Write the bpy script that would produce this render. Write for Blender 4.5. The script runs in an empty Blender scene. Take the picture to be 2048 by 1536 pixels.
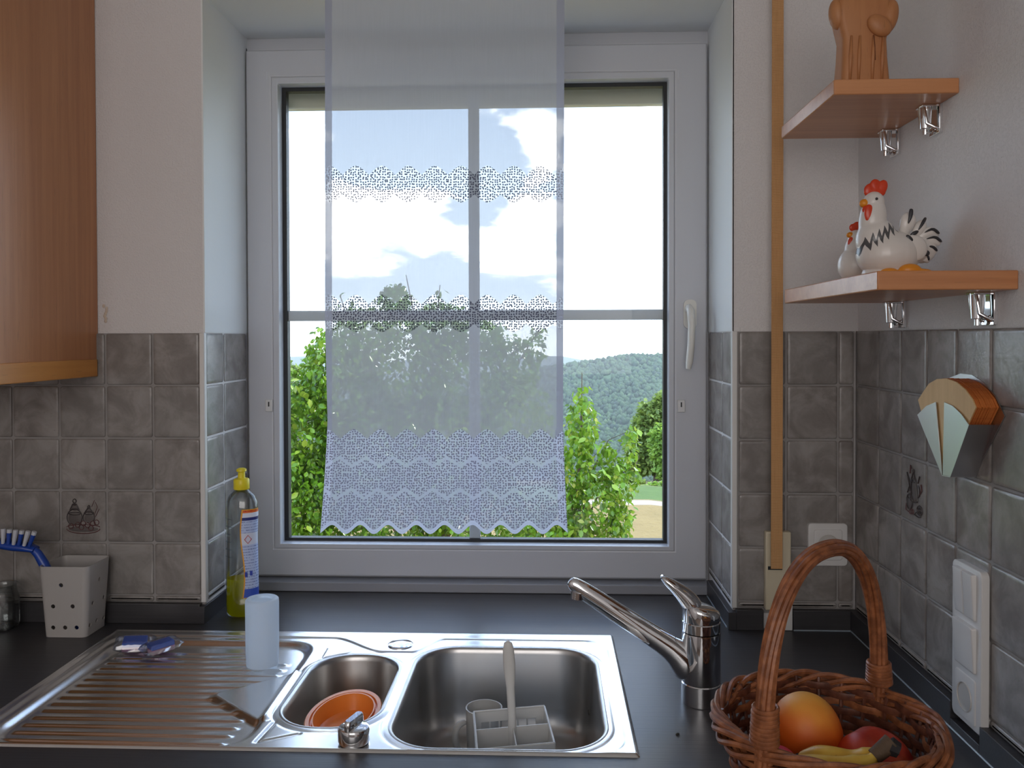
import bpy, bmesh, math, random
import numpy as np
from mathutils import Vector, Matrix, Euler
random.seed(7); rng=np.random.default_rng(7)
SC=bpy.context.scene; COL=SC.collection
PI=math.pi
# ---------------------------------------------------------------- camera
F=1683.0; EYE=.582; YAW,PIT,ROL,CYP=.0408,-.0148,-.0026,700.684   # world: counter top z=0, camera above the origin
cy_,sy_=math.cos(YAW),math.sin(YAW); cp_,sp_=math.cos(PIT),math.sin(PIT)
FW=np.array([-sy_*cp_,cy_*cp_,sp_]); rt=np.array([cy_,sy_,0.]); up=np.cross(rt,FW)
RT=math.cos(ROL)*rt+math.sin(ROL)*up; UP=-math.sin(ROL)*rt+math.cos(ROL)*up
cam=bpy.data.cameras.new('camera'); co=bpy.data.objects.new('camera',cam); COL.objects.link(co); SC.camera=co
cam.sensor_width=36; cam.lens=F/2048*36; cam.shift_y=(CYP-768)/2048; cam.clip_start=.02; cam.clip_end=9000
M=Matrix(((RT[0],UP[0],-FW[0],0),(RT[1],UP[1],-FW[1],0),(RT[2],UP[2],-FW[2],EYE),(0,0,0,1))); co.matrix_world=M
SC.view_settings.view_transform='Standard'; SC.view_settings.look='None'; SC.view_settings.gamma=1; SC.view_settings.use_curve_mapping=False
SC.view_settings.exposure=.26
# photo measurements -> points on the real surfaces they lie on
def ray(x,y): return (x-1024)/F*RT-(y-CYP)/F*UP+FW
O=np.array([0,0,EYE])
def onZ(x,y,z=0.): d=ray(x,y); return O+d*(z-EYE)/d[2]
def onY(x,y,Y): d=ray(x,y); return O+d*Y/d[1]
def onX(x,y,X): d=ray(x,y); return O+d*X/d[0]
# ---------------------------------------------------------------- node helpers
class S:
    def __init__(s,nt,k): s.nt=nt; s.k=k
    def _m(s,op,*a):
        n=s.nt.nodes.new('ShaderNodeMath'); n.operation=op
        for i,v in enumerate(a):
            if isinstance(v,S): s.nt.links.new(v.k,n.inputs[i])
            else: n.inputs[i].default_value=v
        return S(s.nt,n.outputs[0])
    def __add__(s,o): return s._m('ADD',s,o)
    __radd__=__add__
    def __sub__(s,o): return s._m('SUBTRACT',s,o)
    def __rsub__(s,o): return s._m('SUBTRACT',o,s)
    def __mul__(s,o): return s._m('MULTIPLY',s,o)
    __rmul__=__mul__
    def __truediv__(s,o): return s._m('DIVIDE',s,o)
    def lt(s,o): return s._m('LESS_THAN',s,o)
    def gt(s,o): return s._m('GREATER_THAN',s,o)
    def f(s,op,*a): return s._m(op,s,*a)
    def mx(s,o): return s._m('MAXIMUM',s,o)
    def mn(s,o): return s._m('MINIMUM',s,o)
    def clamp(s): return s.mx(0.).mn(1.)
def ss(x,a,b):
    t=((x-a)/(b-a)).clamp(); return t*t*(3.-2.*t)
def newmat(name):
    m=bpy.data.materials.new(name); m.use_nodes=True; nt=m.node_tree
    for n in list(nt.nodes): nt.nodes.remove(n)
    out=nt.nodes.new('ShaderNodeOutputMaterial'); return m,nt,out
def lk(nt,a,b): nt.links.new(a.k if isinstance(a,S) else a,b)
def setin(nt,n,name,v):
    if v is None: return
    if isinstance(v,S) or hasattr(v,'is_output'): lk(nt,v,n.inputs[name])
    else:
        if name.endswith('Color') or name=='Color': v=(*v[:3],1)
        n.inputs[name].default_value=v
def coord(nt,kind='Object',scale=(1,1,1)):
    t=nt.nodes.new('ShaderNodeTexCoord'); mp=nt.nodes.new('ShaderNodeMapping'); nt.links.new(t.outputs[kind],mp.inputs[0]); mp.inputs['Scale'].default_value=scale
    return mp.outputs[0]
def noise(nt,vec,scale=5,detail=3,rough=.5,dist=0):
    n=nt.nodes.new('ShaderNodeTexNoise'); nt.links.new(vec,n.inputs['Vector']); n.inputs['Scale'].default_value=scale; n.inputs['Detail'].default_value=detail; n.inputs['Roughness'].default_value=rough; n.inputs['Distortion'].default_value=dist
    return S(nt,n.outputs['Fac'])
def mixc(nt,fac,a,b):
    n=nt.nodes.new('ShaderNodeMix'); n.data_type='RGBA'
    if isinstance(fac,S): lk(nt,fac,n.inputs[0])
    else: n.inputs[0].default_value=fac
    for i,v in ((6,a),(7,b)):
        if hasattr(v,'is_output'): nt.links.new(v,n.inputs[i])
        else: n.inputs[i].default_value=(*v[:3],1)
    return n.outputs[2]
def bump(nt,h,strength=.3,dist=.001):
    n=nt.nodes.new('ShaderNodeBump'); lk(nt,h,n.inputs['Height']); n.inputs['Strength'].default_value=strength; n.inputs['Distance'].default_value=dist; return n.outputs[0]
def principled(nt,out,base=(.8,.8,.8),rough=.5,metal=0,**k):
    p=nt.nodes.new('ShaderNodeBsdfPrincipled'); setin(nt,p,'Base Color',base); setin(nt,p,'Roughness',rough); setin(nt,p,'Metallic',metal)
    for a,v in k.items(): setin(nt,p,a.replace('_',' '),v)
    nt.links.new(p.outputs[0],out.inputs[0]); return p
def pm(name,base,rough=.5,metal=0,bn=0,bs=200,var=0,**k):
    """principled with a little noise in colour and relief"""
    m,nt,out=newmat(name); v=coord(nt); b=base
    if var:
        n=noise(nt,v,bs*.15,3); b=mixc(nt,n,tuple(c*(1-var) for c in base),tuple(min(1,c*(1+var)) for c in base))
    p=principled(nt,out,b,rough,metal,**k)
    if bn: nt.links.new(bump(nt,noise(nt,v,bs,2),bn,.001),p.inputs['Normal'])
    return m
def hexc(r,g,b): # sRGB 0-255 -> linear
    f=lambda c:(c/255/12.92 if c/255<=.04045 else ((c/255+.055)/1.055)**2.4)
    return (f(r),f(g),f(b))
# ---------------------------------------------------------------- world, sun, added room fill
w=bpy.data.worlds.new('world'); SC.world=w; w.use_nodes=True; nt=w.node_tree
for n in list(nt.nodes): nt.nodes.remove(n)
wo=nt.nodes.new('ShaderNodeOutputWorld'); bg=nt.nodes.new('ShaderNodeBackground'); nt.links.new(bg.outputs[0],wo.inputs[0])
tc=nt.nodes.new('ShaderNodeTexCoord'); sep=nt.nodes.new('ShaderNodeSeparateXYZ'); nt.links.new(tc.outputs['Generated'],sep.inputs[0])
sx,syy,szz=[S(nt,sep.outputs[i]) for i in range(3)]
mp=nt.nodes.new('ShaderNodeMapping'); nt.links.new(tc.outputs['Generated'],mp.inputs[0]); mp.inputs['Scale'].default_value=(1,1,2.6)
n1=noise(nt,mp.outputs[0],7.5,9,.55); n2=noise(nt,mp.outputs[0],2.4,3,.5)
cl=n1*.75+n2*.35
def puff(px,py,rx,rz,amt):   # a cumulus of the photographed sky at its own bearing and height
    global cl
    d=ray(px,py); d=d/np.linalg.norm(d)
    q=((sx-float(d[0]))/rx).f('POWER',2.)+((szz-float(d[2]))/rz).f('POWER',2.)
    cl=cl+(q*-1.).f('EXPONENT')*amt*syy.gt(0.)
puff(780,440,.05,.026,.22); puff(900,480,.05,.016,.2); puff(1085,295,.03,.04,.24); puff(1060,430,.04,.03,.2); puff(720,545,.05,.014,.14); puff(1030,530,.05,.02,.13); puff(1100,580,.06,.02,.12)
puff(840,260,.10,.05,-.15); puff(980,400,.03,.03,-.08); puff(850,545,.05,.012,-.05)
cm=ss(cl,.57,.67)
sky=mixc(nt,ss(szz,0.,.5),(.84,1.02,1.22),(.32,.50,.88))
skyc=mixc(nt,cm,sky,(2.6,2.62,2.66))
skyc=mixc(nt,ss(szz,.06,-.01),skyc,(1.75,1.85,1.95))
skyc=mixc(nt,ss(szz,-.02,-.06),skyc,(.25,.3,.2))
nt.links.new(skyc,bg.inputs[0]); bg.inputs[1].default_value=2.35
def light(name,kind,loc,direc,energy,color,**k):
    l=bpy.data.lights.new(name,kind); l.energy=energy; l.color=color
    for a,v in k.items(): setattr(l,a,v)
    o=bpy.data.objects.new(name,l); COL.objects.link(o); o.location=loc; o.rotation_euler=Vector(direc).to_track_quat('-Z','Y').to_euler(); return o
light('sun','SUN',(20,0,30),(-1,-.08,-1.05),3.0,(1,.95,.86),angle=.01)
light('room_fill_light','AREA',(-.35,-1.90,.95),(0.05,1,-.08),19,(1,.945,.92),shape='RECTANGLE',size=1.9,size_y=1.25)  # added soft fill lamp behind the camera; the rear wall has no window
# ---------------------------------------------------------------- geometry helpers: a shape is (verts Nx3, faces)
def J(*sh):
    V=[];Fc=[];o=0
    for v,f in sh:
        v=np.asarray(v,float).reshape(-1,3); V.append(v); Fc+= [tuple(i+o for i in q) for q in f]; o+=len(v)
    return np.vstack(V),Fc
def box(x0,x1,y0,y1,z0,z1):
    v=[(x,y,z) for z in (z0,z1) for y in (y0,y1) for x in (x0,x1)]
    return np.array(v,float),[(0,2,3,1),(4,5,7,6),(0,1,5,4),(2,6,7,3),(0,4,6,2),(1,3,7,5)]
def xf(sh,rot=None,loc=(0,0,0),scale=1):
    v=np.asarray(sh[0],float)*scale
    if rot is not None: v=v@np.array(Euler(rot).to_matrix()).T
    return v+np.asarray(loc,float),sh[1]
def loft(loops,cap0=True,cap1=True,closed=False):
    n=len(loops[0]); V=np.vstack([np.asarray(l,float) for l in loops]); Fc=[]; m=len(loops)
    for a in range(m if closed else m-1):
        b=(a+1)%m
        for i in range(n): j=(i+1)%n; Fc.append((a*n+i,a*n+j,b*n+j,b*n+i))
    if not closed:
        if cap0: Fc.append(tuple(range(n))[::-1])
        if cap1: Fc.append(tuple((m-1)*n+i for i in range(n)))
    return V,Fc
def lathe(prof,n=32,c=(0,0,0),sx=1,sy=1,cap0=True,cap1=True):
    L=[[(c[0]+r*sx*math.cos(2*PI*i/n),c[1]+r*sy*math.sin(2*PI*i/n),c[2]+z) for i in range(n)] for r,z in prof]
    return loft(L,cap0,cap1)
def tube(P,r,n=8,closed=False,flat=1.,upv=(0,0,1)):
    P=np.asarray(P,float); m=len(P); r=np.full(m,r) if np.isscalar(r) else np.asarray(r,float); L=[]
    prev=None
    for i in range(m):
        a=P[(i-1)%m] if (closed or i>0) else P[i]; b=P[(i+1)%m] if (closed or i<m-1) else P[i]
        t=b-a; t/=np.linalg.norm(t)+1e-12
        u=np.asarray(upv,float) if prev is None else prev
        u=u-t*u.dot(t)
        if np.linalg.norm(u)<1e-4: u=np.array([1,0,0.])-t*t[0]
        u/=np.linalg.norm(u); prev=u; s=np.cross(t,u)
        L.append([P[i]+r[i]*(math.cos(2*PI*k/n)*s+flat*math.sin(2*PI*k/n)*u) for k in range(n)])
    return loft(L,True,True,closed)
def cyl(a,b,r0,r1=None,n=20): return tube([a,b],[r0,r0 if r1 is None else r1],n)
def ell(c,r,rot=None,nu=24,nv=14):
    L=[]
    for j in range(nv+1):
        t=PI*(j/nv)*.998+.003
        L.append([(r[0]*math.sin(t)*math.cos(2*PI*i/nu),r[1]*math.sin(t)*math.sin(2*PI*i/nu),-r[2]*math.cos(t)) for i in range(nu)])
    return xf(loft(L),rot,c)
def prism(poly,d):
    """polygon of 3D points pushed by vector d"""
    p=np.asarray(poly,float); return loft([p,p+np.asarray(d,float)])
def rrect(cx,cy,hx,hy,r,z,n=10):
    r=max(min(r,hx-1e-5,hy-1e-5),1e-5); L=[]
    for q,(sx_,sy2) in enumerate(((1,1),(-1,1),(-1,-1),(1,-1))):
        for k in range(n+1):
            a=q*PI/2+k/n*PI/2; L.append((cx+sx_*(hx-r)+r*math.cos(a),cy+sy2*(hy-r)+r*math.sin(a),z))
    return L
ORG={}
def mk(name,sh,mat,parent=None,smooth=.6,bevel=0,label=None,cat=None,group=None,kind=None,org=None,sub=0,remesh=0,solid=0):
    V,Fc=sh; V=np.asarray(V,float)
    if parent is not None: o0=ORG[parent]
    elif org is not None: o0=np.asarray(org,float)
    else:
        lo,hi=V.min(0),V.max(0); o0=np.array([(lo[0]+hi[0])/2,(lo[1]+hi[1])/2,lo[2]])
    me=bpy.data.meshes.new(name); me.from_pydata((V-o0).tolist(),[],Fc)
    bm=bmesh.new(); bm.from_mesh(me); bmesh.ops.recalc_face_normals(bm,faces=bm.faces); bm.to_mesh(me); bm.free()
    if smooth: me.shade_smooth(); me.set_sharp_from_angle(angle=smooth)
    ob=bpy.data.objects.new(name,me); COL.objects.link(ob)
    if mat: me.materials.append(mat)
    if parent is not None: ob.parent=parent
    else: ob.location=o0
    ORG[ob]=o0
    if solid: q=ob.modifiers.new('s','SOLIDIFY'); q.thickness=solid; q.offset=0
    if bevel: q=ob.modifiers.new('b','BEVEL'); q.width=bevel; q.segments=2; q.limit_method='ANGLE'; q.angle_limit=.6; q.harden_normals=False
    if remesh: q=ob.modifiers.new('r','REMESH'); q.mode='VOXEL'; q.voxel_size=remesh; q.use_smooth_shade=True; q=ob.modifiers.new('sm','SMOOTH'); q.iterations=6; q.factor=.6
    if sub: q=ob.modifiers.new('u','SUBSURF'); q.levels=sub; q.render_levels=sub
    tag(ob,label,cat,group,kind); return ob
def tag(o,label=None,cat=None,group=None,kind=None):
    for a,v in (('label',label),('category',cat),('group',group),('kind',kind)):
        if v: o[a]=v
def empty(name,loc,label=None,cat=None,group=None,kind=None):
    o=bpy.data.objects.new(name,None); COL.objects.link(o); o.location=[float(c) for c in loc]; o.empty_display_size=.05
    ORG[o]=np.asarray(loc,float); tag(o,label,cat,group,kind); return o
def inst(name,me,loc,parent,rot=None):
    o=bpy.data.objects.new(name,me); COL.objects.link(o); o.parent=parent; o.location=[float(c) for c in (np.asarray(loc)-ORG[parent])]
    if rot: o.rotation_euler=rot
    return o
def cut(ob,sh):
    """real openings: subtract the shape, keep the result as the mesh"""
    V,Fc=sh; me=bpy.data.meshes.new('c'); me.from_pydata((np.asarray(V)-ORG[ob]).tolist(),[],Fc)
    bm=bmesh.new(); bm.from_mesh(me); bmesh.ops.recalc_face_normals(bm,faces=bm.faces); bm.to_mesh(me); bm.free()
    c=bpy.data.objects.new('c',me); COL.objects.link(c)
    if ob.parent: c.parent=ob.parent
    else: c.location=ob.location
    b=ob.modifiers.new('x','BOOLEAN'); b.operation='DIFFERENCE'; b.object=c; b.solver='EXACT'
    dg=bpy.context.evaluated_depsgraph_get(); dg.update(); nm=bpy.data.meshes.new_from_object(ob.evaluated_get(dg))
    ob.modifiers.clear(); ob.data=nm; nm.set_sharp_from_angle(angle=.6); bpy.data.objects.remove(c)
# ---------------------------------------------------------------- materials
def plaster():
    m,nt,out=newmat('rough_plaster'); v=coord(nt)
    p=principled(nt,out,mixc(nt,noise(nt,v,3,2),(.70,.68,.68),(.76,.745,.74)),.62)
    h=ss(noise(nt,v,260,2,.6),.48,.62)+noise(nt,v,60,3)*.6
    nt.links.new(bump(nt,h,.42,.0016),p.inputs['Normal']); return m
M_PLASTER=plaster()
M_SMOOTHW=pm('smooth_white_paint',(.80,.82,.82),.6,0,.15,40)
def tilemat():
    m,nt,out=newmat('stone_grey_glazed_tile'); v=coord(nt,'Object'); oi=nt.nodes.new('ShaderNodeObjectInfo'); r=S(nt,oi.outputs['Random'])
    va=nt.nodes.new('ShaderNodeVectorMath'); va.operation='ADD'; nt.links.new(v,va.inputs[0]); cmb=nt.nodes.new('ShaderNodeCombineXYZ')
    for i in range(3): lk(nt,r*(7.+i*3),cmb.inputs[i])
    nt.links.new(cmb.outputs[0],va.inputs[1]); v2=va.outputs[0]
    n=noise(nt,v2,16,5,.6,.6); c=mixc(nt,ss(n,.3,.72),(.185,.163,.150),(.34,.318,.302))
    c=mixc(nt,ss(noise(nt,v2,90,3,.7),.62,.75)*.35,c,(.16,.14,.13))
    c=mixc(nt,r*.30,c,(.22,.215,.205))
    p=principled(nt,out,c,.25)
    nt.links.new(bump(nt,noise(nt,v2,22,3)+noise(nt,v2,130,2)*.25,.35,.003),p.inputs['Normal']); return m
M_TILE=tilemat()
M_GROUT=pm('grey_grout',(.30,.285,.275),.8,0,.3,300,.1)
def wood(name,c0,c1,axis=2,rough=.32,sc=1.):
    m,nt,out=newmat(name); s=[60*sc,60*sc,60*sc]; s[axis]=2.2*sc; v=coord(nt,'Object',tuple(s))
    n=noise(nt,v,1.,6,.62,.3); s2=[9*sc]*3; s2[axis]=.5*sc; n2=noise(nt,coord(nt,'Object',tuple(s2)),1.,3,.5,.4)
    s3=[420*sc]*3; s3[axis]=26*sc; fl=ss(noise(nt,coord(nt,'Object',tuple(s3)),1.,1),.68,.74)
    c=mixc(nt,ss(n*.5+n2*.6,.35,.78),c0,c1); c=mixc(nt,fl*.35,c,tuple(x*.45 for x in c0))
    p=principled(nt,out,c,rough); nt.links.new(bump(nt,n,.08,.0005),p.inputs['Normal']); return m
BA,BB=hexc(206,145,98),hexc(176,114,72)
M_BEECHV=wood('beech_upright_grain',BA,BB,2); M_BEECHX=wood('beech_lengthwise_grain',BA,BB,0); M_BEECHY=wood('beech_depthwise_grain',BA,BB,1)
M_RAIL=wood('golden_beech_rail',hexc(226,160,84),hexc(206,136,62),1)
M_CARVED=wood('carved_limewood',hexc(192,134,86),hexc(166,106,64),2,.5)
M_PVC=pm('white_upvc',(.56,.575,.61),.32,0,.02,30)
M_PVCW=pm('white_plastic',(.70,.69,.67),.35)
M_GASK=pm('black_rubber_gasket',(.012,.014,.016),.5)
M_CREAM=pm('cream_shutter_plastic',(.62,.60,.48),.5)
M_IVORY=pm('ivory_plastic',(.62,.55,.40),.45)
M_HANDLE=pm('cream_white_handle',(.74,.72,.66),.3)
def worktopmat():
    m,nt,out=newmat('anthracite_brushed_laminate'); v=coord(nt,'Object',(6,260,260)); n=noise(nt,v,1.,4,.6)
    c=mixc(nt,n,(.022,.021,.024),(.048,.046,.050)); p=principled(nt,out,c,mn_(nt,n,.30,.46)); nt.links.new(bump(nt,n,.35,.0006),p.inputs['Normal'])
    p.inputs['Specular IOR Level'].default_value=.62; return m
def mn_(nt,n,a,b): return n*(b-a)+a
M_TOP=worktopmat()
def steel(name,base=.72,r=.2,scale=(5,5,300),bs=.1):
    m,nt,out=newmat(name); v=coord(nt,'Object',scale); n=noise(nt,v,1.,3); v2=coord(nt,'Object'); d=noise(nt,v2,14,4,.65)
    p=principled(nt,out,(base,base*.995,base*.985),mn_(nt,d,r*.75,r*1.35),1.); nt.links.new(bump(nt,n,bs,.0003),p.inputs['Normal']); return m
M_DECK=steel('polished_sink_steel',.80,.23,(4,260,4),.12); M_BOWL=steel('brushed_bowl_steel',.50,.30,(90,90,6),.15)
M_CHROME=pm('chrome',(.82,.83,.85),.05,1.)
M_CHROMEW=pm('worn_chrome',(.75,.75,.76),.16,1.,.15,300)
def clear(name,col,a=1.,gl=.06,rough=.05):
    """thin clear sheet: mostly straight through, a Fresnel share mirrored"""
    m,nt,out=newmat(name); t=nt.nodes.new('ShaderNodeBsdfTransparent'); t.inputs[0].default_value=(*col,1)
    g=nt.nodes.new('ShaderNodeBsdfGlossy'); g.inputs['Roughness'].default_value=rough; fr=nt.nodes.new('ShaderNodeFresnel'); fr.inputs[0].default_value=1.45
    mx=nt.nodes.new('ShaderNodeMixShader'); lk(nt,S(nt,fr.outputs[0])*((1-gl)*a)+gl*.3*a,mx.inputs[0]); nt.links.new(t.outputs[0],mx.inputs[1]); nt.links.new(g.outputs[0],mx.inputs[2])
    nt.links.new(mx.outputs[0],out.inputs[0]); return m
M_GLASS=clear('window_glass',(.97,.985,.98),a=.3,gl=.02,rough=.0)
# ---------------------------------------------------------------- the room shell
XL,XR,YF,XW=-.7014,.3726,1.693,.6115; WY=YF+.008; YOUT=2.16
WX0,WX1,WZ0,WZ1,YWIN=-.7105,.3792,.0054,1.2862,1.957
TT=.5945   # tile top height
LX=-1.70
wb=mk('wall_back',J(box(LX,XL,WY,YOUT,-.9,1.65),box(XR,XW+.15,WY,YOUT,-.9,1.65),box(XL,XR,WY,YOUT,WZ1,1.65),box(XL,XR,WY,YOUT,-.9,-.04)),M_PLASTER,kind='structure',smooth=0,org=(0,WY,-.9))
# smooth painted reveal faces
mk('trim_1',J(box(XL-.002,XL+.0015,WY-.0008,WY+.27,TT,WZ1),box(XR-.0015,XR+.002,WY,WY+.27,TT,WZ1),box(XL,XR,WY,WY+.27,WZ1-.0015,WZ1+.002)),M_SMOOTHW,parent=wb,smooth=0).name='reveal_plaster'
wr=mk('wall_right',box(XW+.008,XW+.15,-2.0,WY,-.9,1.65),M_PLASTER,kind='structure',smooth=0)
mk('wall_left',box(LX-.12,LX,-2.0,YOUT,-.9,1.65),M_PLASTER,kind='structure',smooth=0)
mk('wall_rear',box(LX-.12,XW+.15,-2.12,-2.0,-.9,1.65),M_PLASTER,kind='structure',smooth=0)
mk('ceiling',box(LX-.12,XW+.15,-2.12,YOUT,1.65,1.75),M_SMOOTHW,kind='structure',smooth=0)
mk('floor',box(LX-.12,XW+.15,-2.12,YOUT,-1.0,-.9),pm('terracotta_floor',hexc(120,104,92),.5,0,.2,30,.2),kind='structure',smooth=0)
# tiles, each its own piece
def tilemesh(w_,h_,t=.008):
    b=.0022; hw,hh=w_/2,h_/2
    lp=[[(x,-z,y) for x,y,z in rrect(0,0,hw-i,hh-i,.004,zz,2)] for i,zz in ((0,0),(0,t-.0022),(b*.4,t-.0008),(b,t-.0002),(b*3,t))]
    V,Fc=loft(lp,False,True); me=bpy.data.meshes.new('tile'); me.from_pydata(V.tolist(),[],Fc)
    bm=bmesh.new(); bm.from_mesh(me); bmesh.ops.recalc_face_normals(bm,faces=bm.faces); bm.to_mesh(me); bm.free(); me.shade_smooth(); me.materials.append(M_TILE); return me
TM={}
def tile(parent,c,w_,h_,rz,jit=.0006):
    k=(round(w_,3),round(h_,3))
    if k not in TM: TM[k]=tilemesh(*k)
    n={0:(0,-1,0),PI/2:(1,0,0),-PI/2:(-1,0,0)}[rz]; j=random.uniform(-jit,0)
    inst('tile',TM[k],np.asarray(c,float)+np.array(n)*j,parent,(random.uniform(-.003,.003),random.uniform(-.002,.002),rz))
ZR=[.5945,.4865,.3777,.2698,.1620,.0532,.0405]; G=.0035
def tiles_y(parent,xs,y,rz=0):
    for a,b in zip(xs[:-1],xs[1:]):
        for i,(t,u) in enumerate(zip(ZR[:-1],ZR[1:])): tile(parent,((a+b)/2,y,(t+u)/2),b-a-G,t-u-(G if i<5 else .002),rz)
def tiles_x(parent,ys,x,rz):
    for a,b in zip(ys[:-1],ys[1:]):
        for i,(t,u) in enumerate(zip(ZR[:-1],ZR[1:])): tile(parent,(x,(a+b)/2,(t+u)/2),abs(b-a)-G,t-u-(G if i<5 else .002),rz)
lx=[-1.103-.0985*k for k in range(6,0,-1)]+[-1.103,-1.004,-.906,-.807,-.709]
tiles_y(wb,lx,WY); tiles_y(wb,[.382,.477,.579,.610],WY)
tiles_x(wb,[1.704,1.801,1.94],XL-.008+.002,PI/2); tiles_x(wb,[1.704,1.797,1.94],XR+.008-.002,-PI/2)
ry=[1.690,1.578]+[1.578-.0985*k for k in range(1,13)]
tiles_x(wr,ry,XW+.008,-PI/2)
mk('grout',J(box(LX,XL,WY-.0045,WY,.03,TT-.001),box(XR,XW,WY-.0045,WY,.03,TT-.001)),M_GROUT,parent=wb,smooth=0)
mk('grout',J(box(XW+.0035,XW+.008,.4,WY,.03,TT-.001)),M_GROUT,parent=wr,smooth=0)
mk('grout',J(box(XL-.006,XL-.0015,WY,1.94,.0,TT-.001),box(XR+.0015,XR+.006,WY,1.94,.0,TT-.001)),M_GROUT,parent=wb,smooth=0)
mk('corner_trim',box(XL-.0078,XL+.003,YF-.002,WY+.004,.0405,TT),M_PVCW,parent=wb,bevel=.002)
mk('corner_trim',box(XR-.003,XR+.0078,YF-.002,WY+.004,.0405,TT),M_PVCW,parent=wb,bevel=.002)
mk('scar',J(*[ell((onY(214+random.uniform(-6,6),625+k*5-14,WY)[0],WY-.001,onY(214,612+k*5,WY)[2]),(.003,.0012,.004)) for k in range(7)]),pm('old_plaster_scar',(.62,.52,.42),.7),parent=wb,remesh=0)
for n_,(a,b,c,d) in enumerate(((-2.0,-1.98,0,0),)): pass
# printed motifs on two decor tiles (thin glaze drawing, real relief a few tenths of a millimetre)
M_INK=pm('brown_grey_glaze_print',(.055,.045,.045),.4); M_INK2=pm('reddish_glaze_print',(.12,.05,.05),.4)
def motif(parent,org,ax,nrm,strokes,mat,r=.0011):
    sh=[]
    for s in strokes:
        P=[np.asarray(org)+np.asarray(ax)*x+np.array([0,0,1])*y+np.asarray(nrm)*.0007 for x,y in s]
        if len(P)>1: sh.append(tube(P,r,5))
    return mk('printed_motif',J(*sh),mat,parent=parent)
def arc(cx,cy,rx,ry_,a0=0,a1=360,n=18): return [(cx+rx*math.cos(math.radians(a0+(a1-a0)*i/n)),cy+ry_*math.sin(math.radians(a0+(a1-a0)*i/n))) for i in range(n+1)]
oL=np.array([(-1.004-.906)/2,YF,(.2698+.1620)/2])
sL=[arc(-.018,-.002,.016,.017,-60,240),arc(-.018,.006,.012,.003),arc(-.018,.013,.010,.003,0,180),[(-.028,.013),(-.022,.026),(-.014,.026),(-.008,.013)],arc(-.018,.032,.0035,.004),[(-.021,.024),(-.015,.024)],[(-.02,.028),(-.016,.028)],
    arc(.012,-.002,.012,.012,-40,220),arc(.012,.007,.010,.003),[(.004,.009),(.010,.018),(.014,.018),(.020,.009)],arc(.012,.020,.002,.003)]
M_TONE=pm('soft_grey_glaze_print',(.115,.10,.095),.4)
mk('printed_motif',J(*[ell(oL+np.array([x,.0002,y]),(a,.0007,b),None,16,8) for x,y,a,b in ((-.018,-.004,.0145,.014),(-.018,.018,.007,.007),(.012,-.003,.0105,.0105),(.012,.012,.006,.005),(0,-.026,.033,.006))]),M_TONE,parent=wb)
motif(wb,oL,(1,0,0),(0,-1,0),sL,M_INK)
motif(wb,oL,(1,0,0),(0,-1,0),[arc(0,-.025,.035,.010,180,360),arc(0,-.022,.035,.005,0,180)]+[arc(x,y,.005,.005) for x,y in ((-.026,-.020),(-.012,-.017),(.0,-.014),(.009,-.018),(.02,-.014),(.028,-.012),(-.004,-.022),(.016,-.024))],M_INK2,.0009)
motif(wb,oL,(1,0,0),(0,-1,0),[[(.022,.0),(.03,.02),(.026,.03)],[(.026,.0),(.034,.016)],[(.018,.02),(.024,.034)]],M_INK2,.0006)
pR=onX(1828,985,XW); oR=np.array([XW,pR[1],pR[2]]); ax=(0,-1,0)
sR=[[(-.012,-.012),(-.008,.020),(.008,.020),(.014,-.012)],arc(0,-.012,.014,.004,180,360),arc(0,.020,.008,.003),[(-.008,.022),(-.001,.034),(.007,.022)],arc(-.001,.036,.002,.002),[(-.010,.014),(-.022,.024),(-.012,.0)],arc(.014,.004,.009,.010,-80,90),
    arc(-.016,-.018,.011,.013),arc(-.016,-.010,.008,.003),[(-.024,-.004),(-.016,.008),(-.008,-.004)],[(.016,.018),(.022,.030)],arc(.022,-.026,.009,.008),arc(.022,-.026,.005,.0045),arc(.022,-.026,.002,.002),[(.012,-.03),(.004,-.036),(.018,-.038),(.026,-.036)],[(-.026,.03),(-.018,.014)]]
mk('printed_motif',J(*[ell(oR+np.array([.0002,-x,y]),(.0007,a,b),None,16,8) for x,y,a,b in ((.001,.004,.010,.020),(-.016,-.018,.010,.012),(.022,-.026,.008,.0075),(0,.026,.006,.006))]),M_TONE,parent=wr)
motif(wr,oR,ax,(-1,0,0),sR,M_INK,.0010)
motif(wr,oR,ax,(-1,0,0),[arc(-.012,-.034,.004,.004),arc(-.004,-.033,.004,.004),[(-.028,-.022),(-.030,-.034),(-.018,-.036)],[(.022,.0),(.03,.008),(.028,.018)],[(-.014,.030),(-.012,.044),(-.008,.038)]],M_INK2,.0009)
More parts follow.
